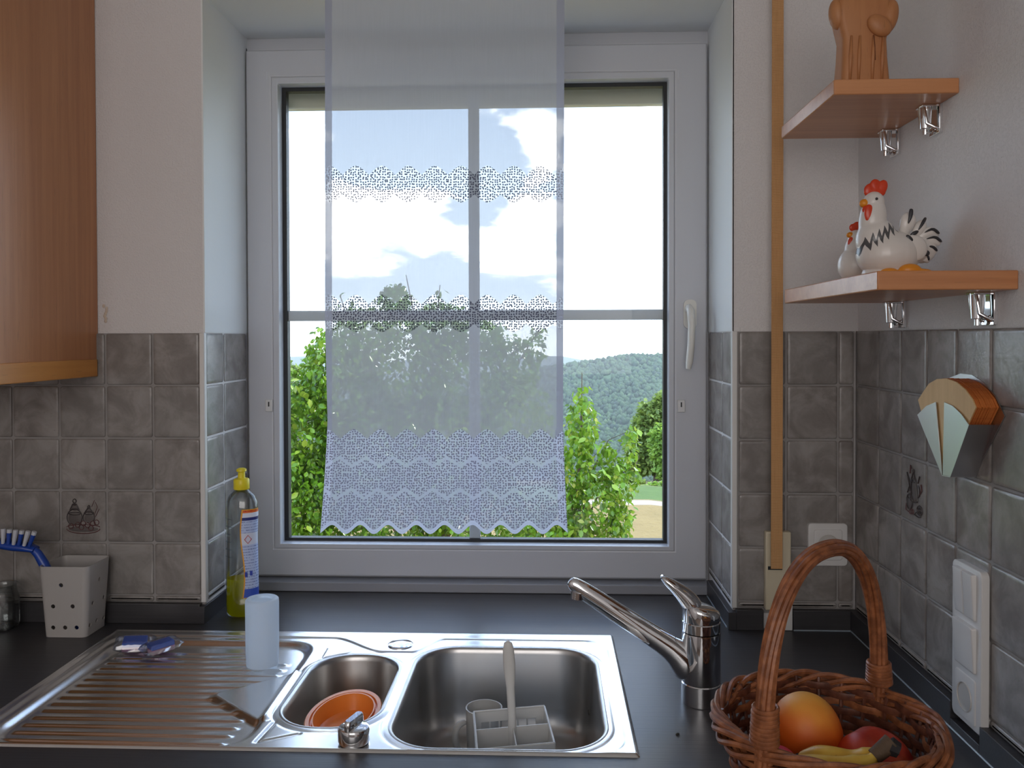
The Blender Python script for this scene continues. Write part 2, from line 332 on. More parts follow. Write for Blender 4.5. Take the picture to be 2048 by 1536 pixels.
# skirting strips behind the worktop
SH=.0405
mk('trim_2',J(box(LX,XL-.006,YF-.013,YF,0,SH),box(XL-.008,XL+.004,YF-.013,1.905,0,SH-.005)),M_TOP,kind='structure',bevel=.001,org=(-1,YF,0))
mk('trim_3',J(box(XR+.004,.430,YF-.013,YF,0,SH),box(XR-.012,XR+.004,YF-.013,1.905,0,SH-.005)),M_TOP,kind='structure',bevel=.001,org=(.4,YF,0))
nA,nB=onX(1900,1440,.5998)[1],onX(1958,1500,.5998)[1]
mk('trim_4',J(box(.488,.6,YF-.013,YF,0,SH),box(.5998,XW+.004,nA,YF,0,SH),box(.5998,XW+.004,nB,nA,0,.014),box(.5998,XW+.004,.55,nB,0,SH)),M_TOP,kind='structure',bevel=.001,org=(.6,1.2,0))
M_JOINT=pm('pale_silicone_bead',(.30,.36,.42),.25)
mk('trim_5',J(cyl((.5996,.55,.0012),(.5996,YF-.014,.0012),.0016,n=6),cyl((.488,YF-.0135,.0012),(.6,YF-.0135,.0012),.0014,n=6),cyl((XR-.0125,YF,.0012),(XR-.0125,1.9,.0012),.0014,n=6)),M_JOINT,kind='structure',org=(.6,1.2,0))
# ---------------------------------------------------------------- worktop and units below
SX0,SX1,SY0,SY1=-.859,.129,1.163,1.637
wt=mk('worktop',J(box(LX,SX0+.012,1.08,YF,-.038,0),box(SX1-.012,XW+.008,1.08,YF,-.038,0),box(SX0+.012,SX1-.012,1.08,SY0+.012,-.038,0),box(SX0+.012,SX1-.012,SY1-.012,YF,-.038,0),box(XL,XR,YF,YWIN-.0,-.038,0),box(.16,XW+.008,.55,1.08,-.038,0)),M_TOP,label='anthracite brushed laminate worktop running under the window and along the right wall',cat='worktop',smooth=0,org=(0,1.3,-.038))
for i,(a,b) in enumerate(((LX,-1.28),(-1.28,-.86))):
    u=mk('base_cabinet',box(a+.002,b-.002,1.12,YF-.002,-.82,-.039),M_BEECHV,label=('beech base cabinet under the left end of the worktop' if i==0 else 'beech base cabinet under the draining board'),cat='cabinet',smooth=0)
    mk('door',box(a+.004,b-.004,1.10,1.1195,-.80,-.045),M_BEECHV,parent=u,bevel=.002)
u=mk('base_cabinet',box(.165,XW+.006,.58,YF-.002,-.82,-.039),M_BEECHV,label='beech base cabinet under the right leg of the worktop',cat='cabinet',smooth=0)
mk('door',box(.145,.1645,.60,1.10,-.80,-.045),M_BEECHV,parent=u,bevel=.002)
u=mk('base_cabinet',J(box(-.858,-.842,1.12,YF-.002,-.82,-.039),box(.14,.1615,1.12,YF-.002,-.82,-.039),box(-.842,.14,1.12,YF-.002,-.82,-.80)),M_BEECHV,label='open beech sink cabinet below the two bowls',cat='cabinet',smooth=0)
mk('door',box(-.856,-.36,1.10,1.1195,-.80,-.045),M_BEECHV,parent=u,bevel=.002); mk('door',box(-.356,.142,1.10,1.1195,-.80,-.045),M_BEECHV,parent=u,bevel=.002)
# plinth
mk('baseboard_back',J(box(LX,.14,1.16,1.18,-.9,-.82),box(.18,.20,.6,1.18,-.9,-.82),box(.2,XW,.62,.64,-.9,-.82),box(LX,XW,1.66,1.68,-.9,-.82)),M_TOP,kind='structure',smooth=0)
# ---------------------------------------------------------------- upper cabinet
cx=-.924; cz=.505
u=mk('wall_cabinet',J(box(LX+.002,cx,1.345,YF+.006,cz+.036,1.45)),M_BEECHV,label='beech wall cabinet hanging at the upper left beside the window',cat='cabinet',smooth=0)
mk('bottom_rail',box(LX+.002,cx+.0035,1.335,YF-.002,cz,cz+.0358),M_RAIL,parent=u,bevel=.0015)
for a,b in ((LX+.004,-1.315),(-1.311,cx)):
    d=mk('door',box(a,b-.001,1.325,1.344,cz+.038,1.449),M_BEECHV,parent=u,bevel=.002)
    hx=b-.05 if a<-1.5 else a+.05
    mk('handle',tube([(hx,1.3255,.62),(hx,1.30,.63),(hx,1.30,.74),(hx,1.3255,.75)],.005,8),M_CHROMEW,parent=d)
# ---------------------------------------------------------------- window
M_SILLP=pm('grey_upvc_profile',(.30,.31,.34),.35)
wn=empty('window_1',(-.165,YWIN,0.0),kind='structure')
def frame(name,x0,x1,z0,z1,ws,y0,y1,mat,par=wn,bev=.003,mitre=True):
    """four mitred members; ws=(left,right,bottom,top) widths, or slanted by giving inner y"""
    l,r,b,t=ws; out=[(x0,z0),(x1,z0),(x1,z1),(x0,z1)]; inn=[(x0+l,z0+b),(x1-r,z0+b),(x1-r,z1-t),(x0+l,z1-t)]; sh=[]
    yf=y0 if not isinstance(y0,tuple) else y0[0]; yi=yf if not isinstance(y0,tuple) else y0[1]
    loops=[[ (x,y1,z) for x,z in out],[(x,yf,z) for x,z in out],[(x,yi,z) for x,z in inn],[(x,y1,z) for x,z in inn]]
    return mk(name,loft(loops,closed=True),mat,parent=par,bevel=bev,smooth=.5)
frame('outer_frame',WX0,WX1,WZ0,WZ1,(.03,.03,.03,.03),1.957,2.03,M_PVC)
mk('sill_profile',box(XL+.004,XR-.004,1.905,1.957,0.0002,.0215),M_SILLP,parent=wn,bevel=.002)
sa=frame('sash',-.697,.3670,.0265,1.2520,(.0605,.0750,.0655,.064),1.938,2.01,M_PVC,bev=.004)
gx0,gx1,gz0,gz1=-.6365,.2920,.0920,1.1880
bd=frame('glazing_bead',gx0,gx1,gz0,gz1,(.0145,.0120,.0100,.0150),1.9365,2.0,M_PVC,bev=.0015)
ix0,ix1,iz0,iz1=-.622,.280,.1020,1.1730
frame('gasket',ix0-.0005,ix1+.0005,iz0-.0005,iz1+.0005,(.0105,.0085,.0075,.0095),1.969,1.99,M_GASK,bev=0)
mk('pane',box(ix0+.002,ix1-.002,1.9735,1.9765,iz0+.002,iz1-.002),M_GLASS,parent=wn,smooth=0)
mz0,mz1=onY(1230,640,1.979)[2],onY(1230,619,1.979)[2]; mx0,mx1=onY(937.5,600,1.979)[0],onY(959.5,600,1.979)[0]
M_BAR=pm('grey_white_glazing_bar',(.62,.65,.70),.4)
mk('glazing_bar',box(ix0+.006,ix1-.006,1.9775,1.984,mz0,mz1),M_BAR,parent=wn,bevel=.002)
for a,b in ((iz0+.006,mz0),(mz1,iz1-.006)): mk('glazing_bar',box(mx0,mx1,1.9775,1.984,a,b),M_BAR,parent=wn,bevel=.002)
# hinge, drill caps, marks
h0=onY(485,98,1.950); h1=onY(486,172,1.950)
hi=mk('hinge',J(cyl((h0[0]+.001,1.947,h1[2]+.006),(h0[0]+.001,1.947,h0[2]-.004),.0052,n=14),cyl((h0[0]+.001,1.947,h1[2]-.002),(h0[0]+.001,1.947,h1[2]+.005),.0045,n=14),cyl((h0[0]+.001,1.947,h0[2]-.003),(h0[0]+.001,1.947,h0[2]+.001),.0035,n=14)),M_HANDLE,parent=wn)
mk('hinge_pin_gap',J(box(h0[0]+.0068,h0[0]+.0085,1.95,1.9565,h1[2]-.004,h0[2]+.002)),M_GASK,parent=wn,smooth=0)
for (px,py,hh) in ((539,811,.014),(1362,812,.014)):
    c=onY(px,py,1.938); s=mk('clip',box(c[0]-.0085,c[0]+.0085,1.9325,1.9385,c[2]-hh,c[2]+hh),M_PVCW,parent=sa,bevel=.0015); mk('clip_slot',box(c[0]-.0015,c[0]+.0015,1.932,1.9328,c[2]-.002,c[2]+.009),M_GASK,parent=wn,smooth=0)
for (px,py) in ((534,152),(1356,149)):
    c=onY(px,py,1.938); mk('mould_mark',box(c[0]-.001,c[0]+.001,1.9372,1.9385,c[2]-.009,c[2]+.009),M_BAR,parent=sa,smooth=0)
# handle
hc=onY(1381,628,1.925)
hd=mk('handle_plate',loft([[(x,1.9378-d,z) for x,z,_ in [(p[0],p[1],0) for p in rrect(hc[0],hc[2]+.0,.0145,.033,.012,0,5)]] for d in (0,.007,.009)]),M_HANDLE,parent=wn)
def hz(y): return onY(1380,y,1.90)[2]
def hx_(x,y): return onY(x,y,1.895)[0]
HP=[(hx_(1380,618),1.931,hz(616)),(hx_(1380,618),1.905,hz(616)),(hx_(1381,622),1.893,hz(622)),(hx_(1383,650),1.892,hz(650)),(hx_(1382,690),1.895,hz(690)),(hx_(1379,725),1.897,hz(725)),(hx_(1377,738),1.8975,hz(738))]
mk('handle_grip',tube(HP,[.009,.0095,.0115,.0108,.0108,.0105,.007],14,flat=.75,upv=(1,0,0)),M_HANDLE,parent=hd,smooth=1.2)
# outside reveal: shutter box end rail and outer ledge
sb=onY(950,215,2.06)[2]
mk('shutter_slat',box(XL-.01,XR+.01,2.05,2.075,sb,WZ1+.01),M_CREAM,parent=wn,bevel=.003)
mk('outer_sill',box(XL-.02,XR+.02,2.03,2.26,-.02,.015),pm('grey_stone_sill',(.4,.4,.38),.7),parent=wn,bevel=.003)
# ---------------------------------------------------------------- curtain
CY=1.655
def curtainmat():
    m,nt,out=newmat('sheer_lace_voile'); uvn=nt.nodes.new('ShaderNodeUVMap'); sp=nt.nodes.new('ShaderNodeSeparateXYZ'); nt.links.new(uvn.outputs[0],sp.inputs[0])
    X=S(nt,sp.outputs[0])*1000.; Y=S(nt,sp.outputs[1])*1000.
    def tri(x0,per): # 0 on a peak, 1 half way
        q=((X-x0)/per+.5); q=q-q.f('FLOOR'); return (q-.5).f('ABSOLUTE')*2.
    d=tri(711.6,52.8); hump=d.f('POWER',1.5)
    def band(yt,ht,yb,hb): return Y.gt(yt+hump*ht)*Y.lt(yb-hump*hb)
    b1=band(331.,19.,405.,16.); b2=band(589.,20.,664.,16.)
    d3=tri(704.,54.); h3=d3.f('POWER',1.4)
    top3=858.+h3*20.; in3=Y.gt(top3)
    z1=932.-d3*17.; z2=978.+d3*19.
    dv=((Y-z1).f('ABSOLUTE').lt(3.6)).mx((Y-z2).f('ABSOLUTE').lt(3.6))
    yb=1059.+((X-699.)*(2*PI/54.6)).f('COSINE')*9.
    border=Y.gt(yb-9.); cord=Y.gt(yb-2.2)+((Y-yb+7.)).f('ABSOLUTE').lt(1.)
    vo=nt.nodes.new('ShaderNodeTexVoronoi'); cb=nt.nodes.new('ShaderNodeCombineXYZ'); lk(nt,X,cb.inputs[0]); lk(nt,Y,cb.inputs[1]); vo.voronoi_dimensions='2D'
    nt.links.new(cb.outputs[0],vo.inputs['Vector']); vo.inputs['Scale'].default_value=1/4.9; vo.inputs['Randomness'].default_value=.55
    vd=S(nt,vo.outputs['Distance']); dot=vd.lt(.34)
    bands=b1.mx(b2); lace=in3*(1.-border)*(1.-dv)
    dots=dot*(bands.mx(lace))
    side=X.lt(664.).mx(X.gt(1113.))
    seamn=noise(nt,coord(nt,'UV',(900,28,1)),1.,3); weave=noise(nt,coord(nt,'UV',(380,14,1)),1.,2)
    tr=.245+(weave-.5)*.06
    tr=tr*(1.-in3*.10)*(1.-bands)+bands*.45
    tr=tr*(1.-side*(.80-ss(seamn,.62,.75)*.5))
    tr=tr*(1.-dots*.93)*(1.-border*.75)*(1.-cord.mn(1.)*.8)
    dif=nt.nodes.new('ShaderNodeBsdfDiffuse'); trl=nt.nodes.new('ShaderNodeBsdfTranslucent'); tp=nt.nodes.new('ShaderNodeBsdfTransparent')
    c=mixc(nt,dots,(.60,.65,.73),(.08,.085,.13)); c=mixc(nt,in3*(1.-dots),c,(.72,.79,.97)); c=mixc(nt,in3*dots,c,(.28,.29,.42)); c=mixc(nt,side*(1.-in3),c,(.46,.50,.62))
    nt.links.new(c,dif.inputs[0]); nt.links.new(c,trl.inputs[0])
    m1=nt.nodes.new('ShaderNodeMixShader'); m1.inputs[0].default_value=.5; lk(nt,.28-dots*.14+in3*.14,m1.inputs[0]); nt.links.new(dif.outputs[0],m1.inputs[1]); nt.links.new(trl.outputs[0],m1.inputs[2])
    m2=nt.nodes.new('ShaderNodeMixShader'); lk(nt,tr.clamp(),m2.inputs[0]); nt.links.new(m1.outputs[0],m2.inputs[1]); nt.links.new(tp.outputs[0],m2.inputs[2])
    nt.links.new(m2.outputs[0],out.inputs[0]); return m
def curtain():
    nx,ny=300,120; V=[];UV=[];Fc=[]
    for j in range(ny+1):
        for i in range(nx+1):
            u=i/nx; t=j/ny
            def ed(y):
                l=650 if y<650 else (650+5*(y-650)/190 if y<840 else 655-14*((y-840)/220)**1.3)
                r=1129-3*min(max(y,0)/850,1) if y<850 else 1126+9*((y-850)/210)**1.2
                return l,r
            xx=650+u*479; yb=1059+9*math.cos((xx-699)*2*PI/54.6)
            y=-75+t*(yb+75); l,r=ed(y); x=l+u*(r-l)
            fold=.004*math.sin(u*9.+.5)*(.4+t)+.002*math.sin(u*23+y*.004)
            p=onY(x,y,CY+fold); V.append(p); UV.append((xx/1000 if 664<xx<1113 else x/1000 if not(y>860) else xx/1000,y/1000))
    for j in range(ny):
        for i in range(nx): a=j*(nx+1)+i; Fc.append((a,a+1,a+nx+2,a+nx+1))
    ob=mk('curtain',(np.array(V),Fc),curtainmat(),smooth=3.1,label='sheer white cafe curtain with lace bands and scalloped hem, hanging before the window',cat='curtain')
    uv=ob.data.uv_layers.new(name='UVMap'); li=np.zeros(len(ob.data.loops),int); ob.data.loops.foreach_get('vertex_index',li); uv.data.foreach_set('uv',np.array(UV)[li].ravel()); return ob
curtain()
r0=onY(600,-78,CY); r1=onY(1180,-78,CY)
rd=mk('curtain_rod',cyl((r0[0],CY,r0[2]),(r1[0],CY,r0[2]),.006,n=12),M_PVCW,label='thin white rod carrying the sheer curtain above the window',cat='curtain rod')
for x in (r0[0]+.01,r1[0]-.01): mk('bracket',box(x-.006,x+.006,CY-.006,WY+.0005,r0[2]-.008,r0[2]+.008),M_PVCW,parent=rd,bevel=.001)
# ---------------------------------------------------------------- shutter strap and winder
SXc=(onY(1549,100,1.672)[0]+onY(1556,1000,1.672)[0])/2
zpl0,zpl1=onY(1550,1245,1.685)[2],onY(1550,1062,1.685)[2]; xp0,xp1=onY(1529,1150,1.685)[0],onY(1580,1150,1.685)[0]
wdr=mk('strap_winder',box(xp0,xp1,1.676,YF,SH+.0005,zpl1),M_IVORY,bevel=.003,label='cream shutter strap winder cover on the tiles behind the basket handle',cat='winder')
mk('slot',box(SXc-.014,SXc+.014,1.6755,1.6765,zpl1-.075,zpl1-.068),M_GASK,parent=wdr,smooth=0)
mk('mounting_strip',box(xp1-.020,xp1+.004,1.680,YF+.001,0.0005,SH+.02),M_PVCW,parent=wdr,bevel=.001)
def strapmat():
    m,nt,out=newmat('woven_tan_strap'); v=coord(nt,'Object'); a=noise(nt,coord(nt,'Object',(900,900,30)),1.,2)
    wv=S(nt,v); sp=nt.nodes.new('ShaderNodeSeparateXYZ'); nt.links.new(v,sp.inputs[0]); h=(S(nt,sp.outputs[2])*2600.).f('SINE')
    p=principled(nt,out,mixc(nt,a,hexc(190,142,92),hexc(212,164,112)),.75); nt.links.new(bump(nt,h,.4,.0005),p.inputs['Normal']); return m
mk('shutter_strap',box(SXc-.0112,SXc+.0112,1.664,1.6655,zpl1-.07,1.645),strapmat(),bevel=.0004,label='flat tan woven roller shutter strap hanging between window and shelves',cat='strap')
# ---------------------------------------------------------------- sockets and switches
M_SW=pm('white_switch_plastic',(.66,.65,.64),.28)
M_SW2=pm('socket_well_plastic',(.52,.50,.47),.35)
def plate_panel(par,name,c,ax,nz,hw,hh,d,mat,r=.006,base=0,bev=.0015,slope=0):
    """rounded panel standing off a wall; ax = in-wall horizontal, nz = outward normal"""
    ax=np.asarray(ax,float); nz=np.asarray(nz,float); z=np.array([0,0,1.]); c=np.asarray(c,float); L=[]
    for o,dd in ((0,base),(0,d-bev),(bev*.5,d-bev*.3),(bev*1.6,d)):
        L.append([c+ax*p[0]+z*p[1]+nz*(dd+(slope*p[1]/hh if dd!=base else 0)) for p in rrect(0,0,hw-o,hh-o,r-o*.5,0,5)])
    return mk(name,loft(L),mat,parent=par,smooth=.7)
def socket_well(par,c,ax,nz,r,d):
    ax=np.asarray(ax,float); nz=np.asarray(nz,float); z=np.array([0,0,1.]); c=np.asarray(c,float)
    ring=lambda rr,dd:[c+nz*dd+rr*(math.cos(a)*ax+math.sin(a)*z) for a in np.linspace(0,2*PI,33)[:-1]]
    k=mk('socket_well',loft([ring(r+.0015,d-.0005),ring(r+.001,d+.0009),ring(r,d+.0009),ring(r-.0005,d-.001),ring(r-.001,.0012),ring(.0005,.0012)],True,True),M_SW2,parent=par)
    for s in (-1,1): mk('pin_hole',cyl(c+ax*s*.0095+nz*.0011,c+ax*s*.0095+nz*.0017,.0026,n=12),M_GASK,parent=k)
    for s in (-1,1): mk('earth_clip',tube([c+z*s*(r-.0004)+nz*(d*.85),c+z*s*(r-.0042)+nz*(d*.5),c+z*s*(r-.003)+nz*(.0016)],.0014,6),M_CHROMEW,parent=k)
    return k
# single socket on the back wall
a,b=onY(1614,1045,YF),onY(1692,1130,YF); c=np.array([(a[0]+b[0])/2,YF,(a[2]+b[2])/2]); hw,hh=(b[0]-a[0])/2,(a[2]-b[2])/2
so=empty('wall_socket',(c[0],YF,c[2]-hh),'single white wall socket on the back wall tiles behind the basket handle','socket')
fr=plate_panel(so,'surround',c,(1,0,0),(0,-1,0),hw,hh,.009,M_SW,.007)
cv=plate_panel(so,'cover',c,(1,0,0),(0,-1,0),hw*.72,hh*.72,.0115,M_SW,.005,base=.004)
cut(cv,cyl(c+np.array([0,-.02,0]),c+np.array([0,.003,0]),.0195,n=32)); cut(fr,cyl(c+np.array([0,-.02,0]),c+np.array([0,.001,0]),.0195,n=32))
socket_well(so,c,(1,0,0),(0,-1,0),.0195,.0115)
# triple combination on the right wall
y0,y1=1.268,1.184; zt=onX(1925,1118,XW)[2]; zb=onX(1925,1428,XW)[2]; yc=(y0+y1)/2; hw=(y0-y1)/2; hh=(zt-zb)/2; zc=(zt+zb)/2
cb=empty('switch_plate',(XW,yc,zb),'white three-gang plate with two switches and a socket on the right wall tiles','switch')
fr=plate_panel(cb,'surround',(XW,yc,zc),(0,-1,0),(-1,0,0),hw,hh,.011,M_SW,.009)
zz=[zc+hh*.655,zc,zc-hh*.655]; ph=hh*.285
for s in (-1,1): plate_panel(cb,'rocker',(XW,yc-s*hw*.335,zz[0]),(0,-1,0),(-1,0,0),hw*.325,ph,.0165,M_SW,.002,base=.006,slope=.002)
plate_panel(cb,'rocker',(XW,yc,zz[1]),(0,-1,0),(-1,0,0),hw*.68,ph,.0165,M_SW,.003,base=.006,slope=.002)
cv=plate_panel(cb,'cover',(XW,yc,zz[2]),(0,-1,0),(-1,0,0),hw*.68,ph,.0130,M_SW,.004,base=.006)
cc=np.array([XW,yc,zz[2]])
cut(cv,cyl(cc+np.array([-.03,0,0]),cc+np.array([.003,0,0]),.0195,n=32)); cut(fr,cyl(cc+np.array([-.03,0,0]),cc+np.array([-.001,0,0]),.0195,n=32))
socket_well(cb,cc+np.array([-.001,0,0]),(0,-1,0),(-1,0,0),.0195,.0125)
# ---------------------------------------------------------------- shelves with chrome clamp brackets
def bracket(par,y,ztop,i):
    x=XW-.0+.008
    b=mk('bracket',J(box(x-.006,x,y-.017,y+.017,ztop-.046,ztop+.004),tube([(x-.020,y,ztop-.0375),(x-.020,y,ztop-.0005)],[.0085,.0105],18),box(x-.03,x-.004,y-.012,y+.012,ztop-.004,ztop),tube([(x-.006,y-.014,ztop-.040),(x-.022,y-.010,ztop-.030),(x-.026,y-.008,ztop-.001)],.003,8),tube([(x-.006,y+.014,ztop-.040),(x-.022,y+.010,ztop-.030),(x-.026,y+.008,ztop-.001)],.003,8)),M_CHROME,parent=par,bevel=.001)
    mk('screw',J(cyl((x-.020,y,ztop-.0376),(x-.020,y,ztop-.046),.0035,n=10),cyl((x-.0062,y,ztop-.042),(x-.0085,y,ztop-.042),.0035,n=10)),M_CHROMEW,parent=b)
def shelf(fr_px,fl_px,back_px,th_px,brs,label):
    f_=onX(*fr_px,XW); yb_=onX(*back_px,XW)[1]; yf=f_[1]; z0=f_[2]; xl=onY(*fl_px,yf)[0]; th=th_px*yf/F
    s=empty('wall_shelf',((xl+XW)/2,(yf+yb_)/2,z0),label,'shelf',)
    mk('board',box(xl,XW+.008,yf,yb_,z0,z0+th),M_BEECHX,parent=s,bevel=.0018)
    M_=M_BEECHX
    for px in brs: bracket(s,onX(*px,XW)[1],z0,0)
    return xl,yf,yb_,z0,z0+th
S1=shelf((1908,186),(1668,165),(1758,268),30,((1785,250),(1866,200)),'upper beech wall shelf holding the carved wooden figure')
S2=shelf((2025,579),(1755,565),(1762,612),38,((1796,608),(1972,592)),'lower beech wall shelf with the ceramic chickens on it')
# ---------------------------------------------------------------- filter holder
M_ALU=pm('satin_aluminium',(.62,.63,.65),.28,1.,.05,400); 
XFp=.5785
def px_poly(pts,X): return [onX(x,y,X) for x,y in pts]
HO=[(1835,829),(1852,812),(1871,804),(1884,950)]; HR=[(1888,804),(1905,812),(1922,828),(1937,849),(1900,953),(1885,950)]
hol=empty('filter_holder',onX(1900,953,XW),'V-shaped aluminium filter paper holder mounted on the right wall tiles','holder')
mk('front_plate',prism(px_poly(HO,XFp-.003),(.0015,0,0)),M_ALU,parent=hol,bevel=.0003); mk('front_plate',prism(px_poly(HR,XFp-.003),(.0015,0,0)),M_ALU,parent=hol,bevel=.0003)
A=onX(1937,849,XFp-.003); B=onX(1900,953,XFp-.003); Cc=onX(1884,950,XFp-.003); D=onX(1835,829,XFp-.003)
def quad_plate(a,b,t): # from front edge back to wall
    a2=np.array([XW,a[1],a[2]]); b2=np.array([XW,b[1],b[2]]); return prism([a,b,b2,a2],t)
mk('side_plate',quad_plate(A,B,(0,-.0012,-.0004)),M_ALU,parent=hol); mk('side_plate',quad_plate(D,Cc,(0,.0012,-.0004)),M_ALU,parent=hol); mk('base_plate',quad_plate(Cc,B,(0,0,-.0012)),M_ALU,parent=hol)
bp=[onX(x,y,XW-.0012) for x,y in ((1868,800),(1880,775),(1900,755),(1921,747),(1944,750),(1966,764),(1990,792),(2009,832),(1985,880),(1948,950),(1920,950))]
mk('back_plate',prism(bp,(.0012,0,0)),M_ALU,parent=hol)
FP=[(1836,800),(1842,822),(1881,940),(1900,944),(1936,848),(1951,815),(1944,798),(1930,779),(1912,764),(1893,757),(1874,758),(1858,767),(1848,781)]
fp=px_poly(FP,XFp)
M_FE=wood('brown_paper_edges',hexc(200,112,48),hexc(160,82,34),0,.7,3); M_FF=wood('light_paper_grain',hexc(222,186,132),hexc(205,168,116),2,.6,1.5)
fs=empty('coffee_filters',(XFp,fp[3][1],fp[3][2]),'stack of brown fan-shaped paper filters standing in the metal holder','filter papers')
nF=16
for k in range(nF):
    j=rng.normal(0,.0006,2) if k else (0,0); dx=(XW-.0016-XFp)/nF
    P=[p+np.array([dx*k,j[0],j[1]]) for p in fp]; mk('filter_paper',prism(P,(dx*.86,0,0)),M_FF if k==0 else M_FE,parent=fs,smooth=0)
# ---------------------------------------------------------------- sink
def smin(a,b,k): h=np.clip(.5+.5*(b-a)/k,0,1); return b*(1-h)+a*h-k*h*(1-h)
def sst(x,a,b): t=np.clip((x-a)/(b-a),0,1); return t*t*(3-2*t)
def sdr(X,Y,cx,cy,hx,hy,r):
    qx=np.abs(X-cx)-hx+r; qy=np.abs(Y-cy)-hy+r
    return np.hypot(np.maximum(qx,0),np.maximum(qy,0))+np.minimum(np.maximum(qx,qy),0)-r
BB_=(-.0735,1.3725,.1610,.1935,.075); SB_=(-.3375,1.379,.0785,.1430,.072)
def sinkdeck():
    h=.0022; nx=int((SX1-SX0)/h); ny=int((SY1-SY0)/h); xs=np.linspace(SX0,SX1,nx+1); ys=np.linspace(SY0,SY1,ny+1); X,Y=np.meshgrid(xs,ys)
    e=np.minimum(np.minimum(X-SX0,SX1-X),np.minimum(Y-SY0,SY1-Y)); z=.0035*sst(e,0,.004)+.0012*np.exp(-((e-.006)/.003)**2)-.0002
    yb=1.606-.068*sst(X,-.415,-.30)*(1-sst(X,-.25,-.195))
    d=smin(smin(yb-Y,Y-1.1705,.03),smin(.112-X,X+.836,.03),.05)+.004
    z-=.0032*sst(d,0,.007)
    # draining area
    dd=smin(smin(-.440-X-.02*(Y-1.4),X+.818,.05),smin(1.585-Y,Y-1.180,.05),.06)+.008
    z-=.0090*sst(dd,0,.015)
    # plateau pointing left between the ribs
    wdt=.012+.085*np.clip((X+.545)/.10,0,1); pl=sst(wdt-np.abs(Y-1.352),-.004,.012)*sst(X,-.557,-.540); pl=pl*sst(dd,-.006,.006)
    z+=.0075*pl
    end=(-.452-.045*sst(np.abs(Y-1.352),.0,.12)+.045)
    for k in range(15):
        yr=1.197+.0247*k+ (X+.5)*.01*(k-7)/7
        rib=np.exp(-((Y-yr)/.0042)**2)*sst(X,-.806+.0*k,-.796)*(1-sst(X,-.475,-.462))
        if k>=13: rib*=(1-sst(X,-.55,-.53))*1.
        z+=.0034*rib*(1-pl)
    sb=sdr(X,Y,*SB_); bb=sdr(X,Y,*BB_)
    for s in (sb,bb): z+=.0010*np.exp(-((s-.004)/.006)**2)-.0010*np.exp(-((s-.0145)/.0022)**2)*(d>.003)
    def groove(pts,dep,wd):
        nonlocal z
        P=[onZ(*p)[:2] for p in pts]; g=np.full(X.shape,9.)
        for a,b in zip(P[:-1],P[1:]):
            ab=b-a; t=np.clip(((X-a[0])*ab[0]+(Y-a[1])*ab[1])/ab.dot(ab),0,1); g=np.minimum(g,np.hypot(X-a[0]-t*ab[0],Y-a[1]-t*ab[1]))
        z=z-dep*np.exp(-(g/wd)**2)
    groove([(547,1446),(512,1484),(598,1467)],.0022,.003); groove([(652,1297),(640,1317),(704,1304)],.002,.0028)
    keep=(np.minimum(sb,bb)>-.0015)
    idx=np.arange((nx+1)*(ny+1)).reshape(ny+1,nx+1); q=np.stack([idx[:-1,:-1],idx[:-1,1:],idx[1:,1:],idx[1:,:-1]],-1).reshape(-1,4)
    kk=(keep[:-1,:-1]&keep[:-1,1:]&keep[1:,1:]&keep[1:,:-1]).ravel(); q=q[kk]
    V=np.stack([X.ravel(),Y.ravel(),z.ravel()],-1)
    used=np.unique(q); mp_=np.full(len(V),-1); mp_[used]=np.arange(len(used)); V=V[used]; q=mp_[q]
    # turned-down skirt
    sk=loft([rrect((SX0+SX1)/2,(SY0+SY1)/2,(SX1-SX0)/2+o,(SY1-SY0)/2+o,.002,zz,3) for o,zz in ((0,.0000),(.0002,-.0002),(-.001,-.0001))],False,False)
    return J((V,[tuple(r) for r in q.tolist()]),sk)
sk=empty('kitchen_sink',((SX0+SX1)/2,(SY0+SY1)/2,0),'stainless steel one and a half bowl inset sink with ribbed draining board','sink')
mk('deck',sinkdeck(),M_DECK,parent=sk,smooth=1.2)
def bowl(name,c,depth,zf,zt=.0012):
    cx,cy,hx,hy,r=c; L=[]; pr=[(-.0055,zt-.0006),(-.003,zt+.0008),(-.0005,zt+.0006),(.0012,zt-.0006),(.003,zt-.004),(.0045,zt-.010),(.009,-depth*.6),(.013,-depth+.035),(.017,-depth+.018),(.026,-depth+.006),(.040,-depth+.0005),(.055,-depth)]
    for o,z in pr: L.append(rrect(cx,cy,hx-o,hy-o,max(r-o*.9,.012),z,12))
    o=.055
    for t in (.75,.5,.25): L.append([(cx+(p[0]-cx)*t,cy+(p[1]-cy)*t,-depth-.002*(1-t)) for p in rrect(cx,cy,hx-o,hy-o,max(r-o*.9,.012),0,12)])
    b=mk(name,loft(L,False,True),M_BOWL,parent=sk,smooth=1.3)
    return b
def strainer(cx,cy,z,par):
    d=mk('drain',lathe([(.040,z),(.041,z+.0012),(.034,z+.0014),(.031,z-.001),(.010,z-.0015),(.010,z+.002),(.006,z+.003)],28,(cx,cy,0)),M_CHROMEW,parent=par)
b=bowl('main_bowl',BB_,.150,0); strainer(-.0735,1.45,-.1505,b)
b=bowl('small_bowl',SB_,.115,0); strainer(-.3375,1.38,-.1155,b)
oc=onZ(801,1293); mk('tap_hole_cap',lathe([(.0235,.0025),(.0238,.0048),(.021,.0066),(.010,.0074),(.001,.0076)],36,(oc[0],oc[1],0)),M_CHROME,parent=sk)
kc=onZ(708,1484); kn=mk('plug_knob',lathe([(.0215,.001),(.0228,.004),(.0228,.019),(.0215,.0225),(.018,.0245),(.001,.0255)],36,(kc[0],kc[1],0)),M_CHROME,parent=sk)
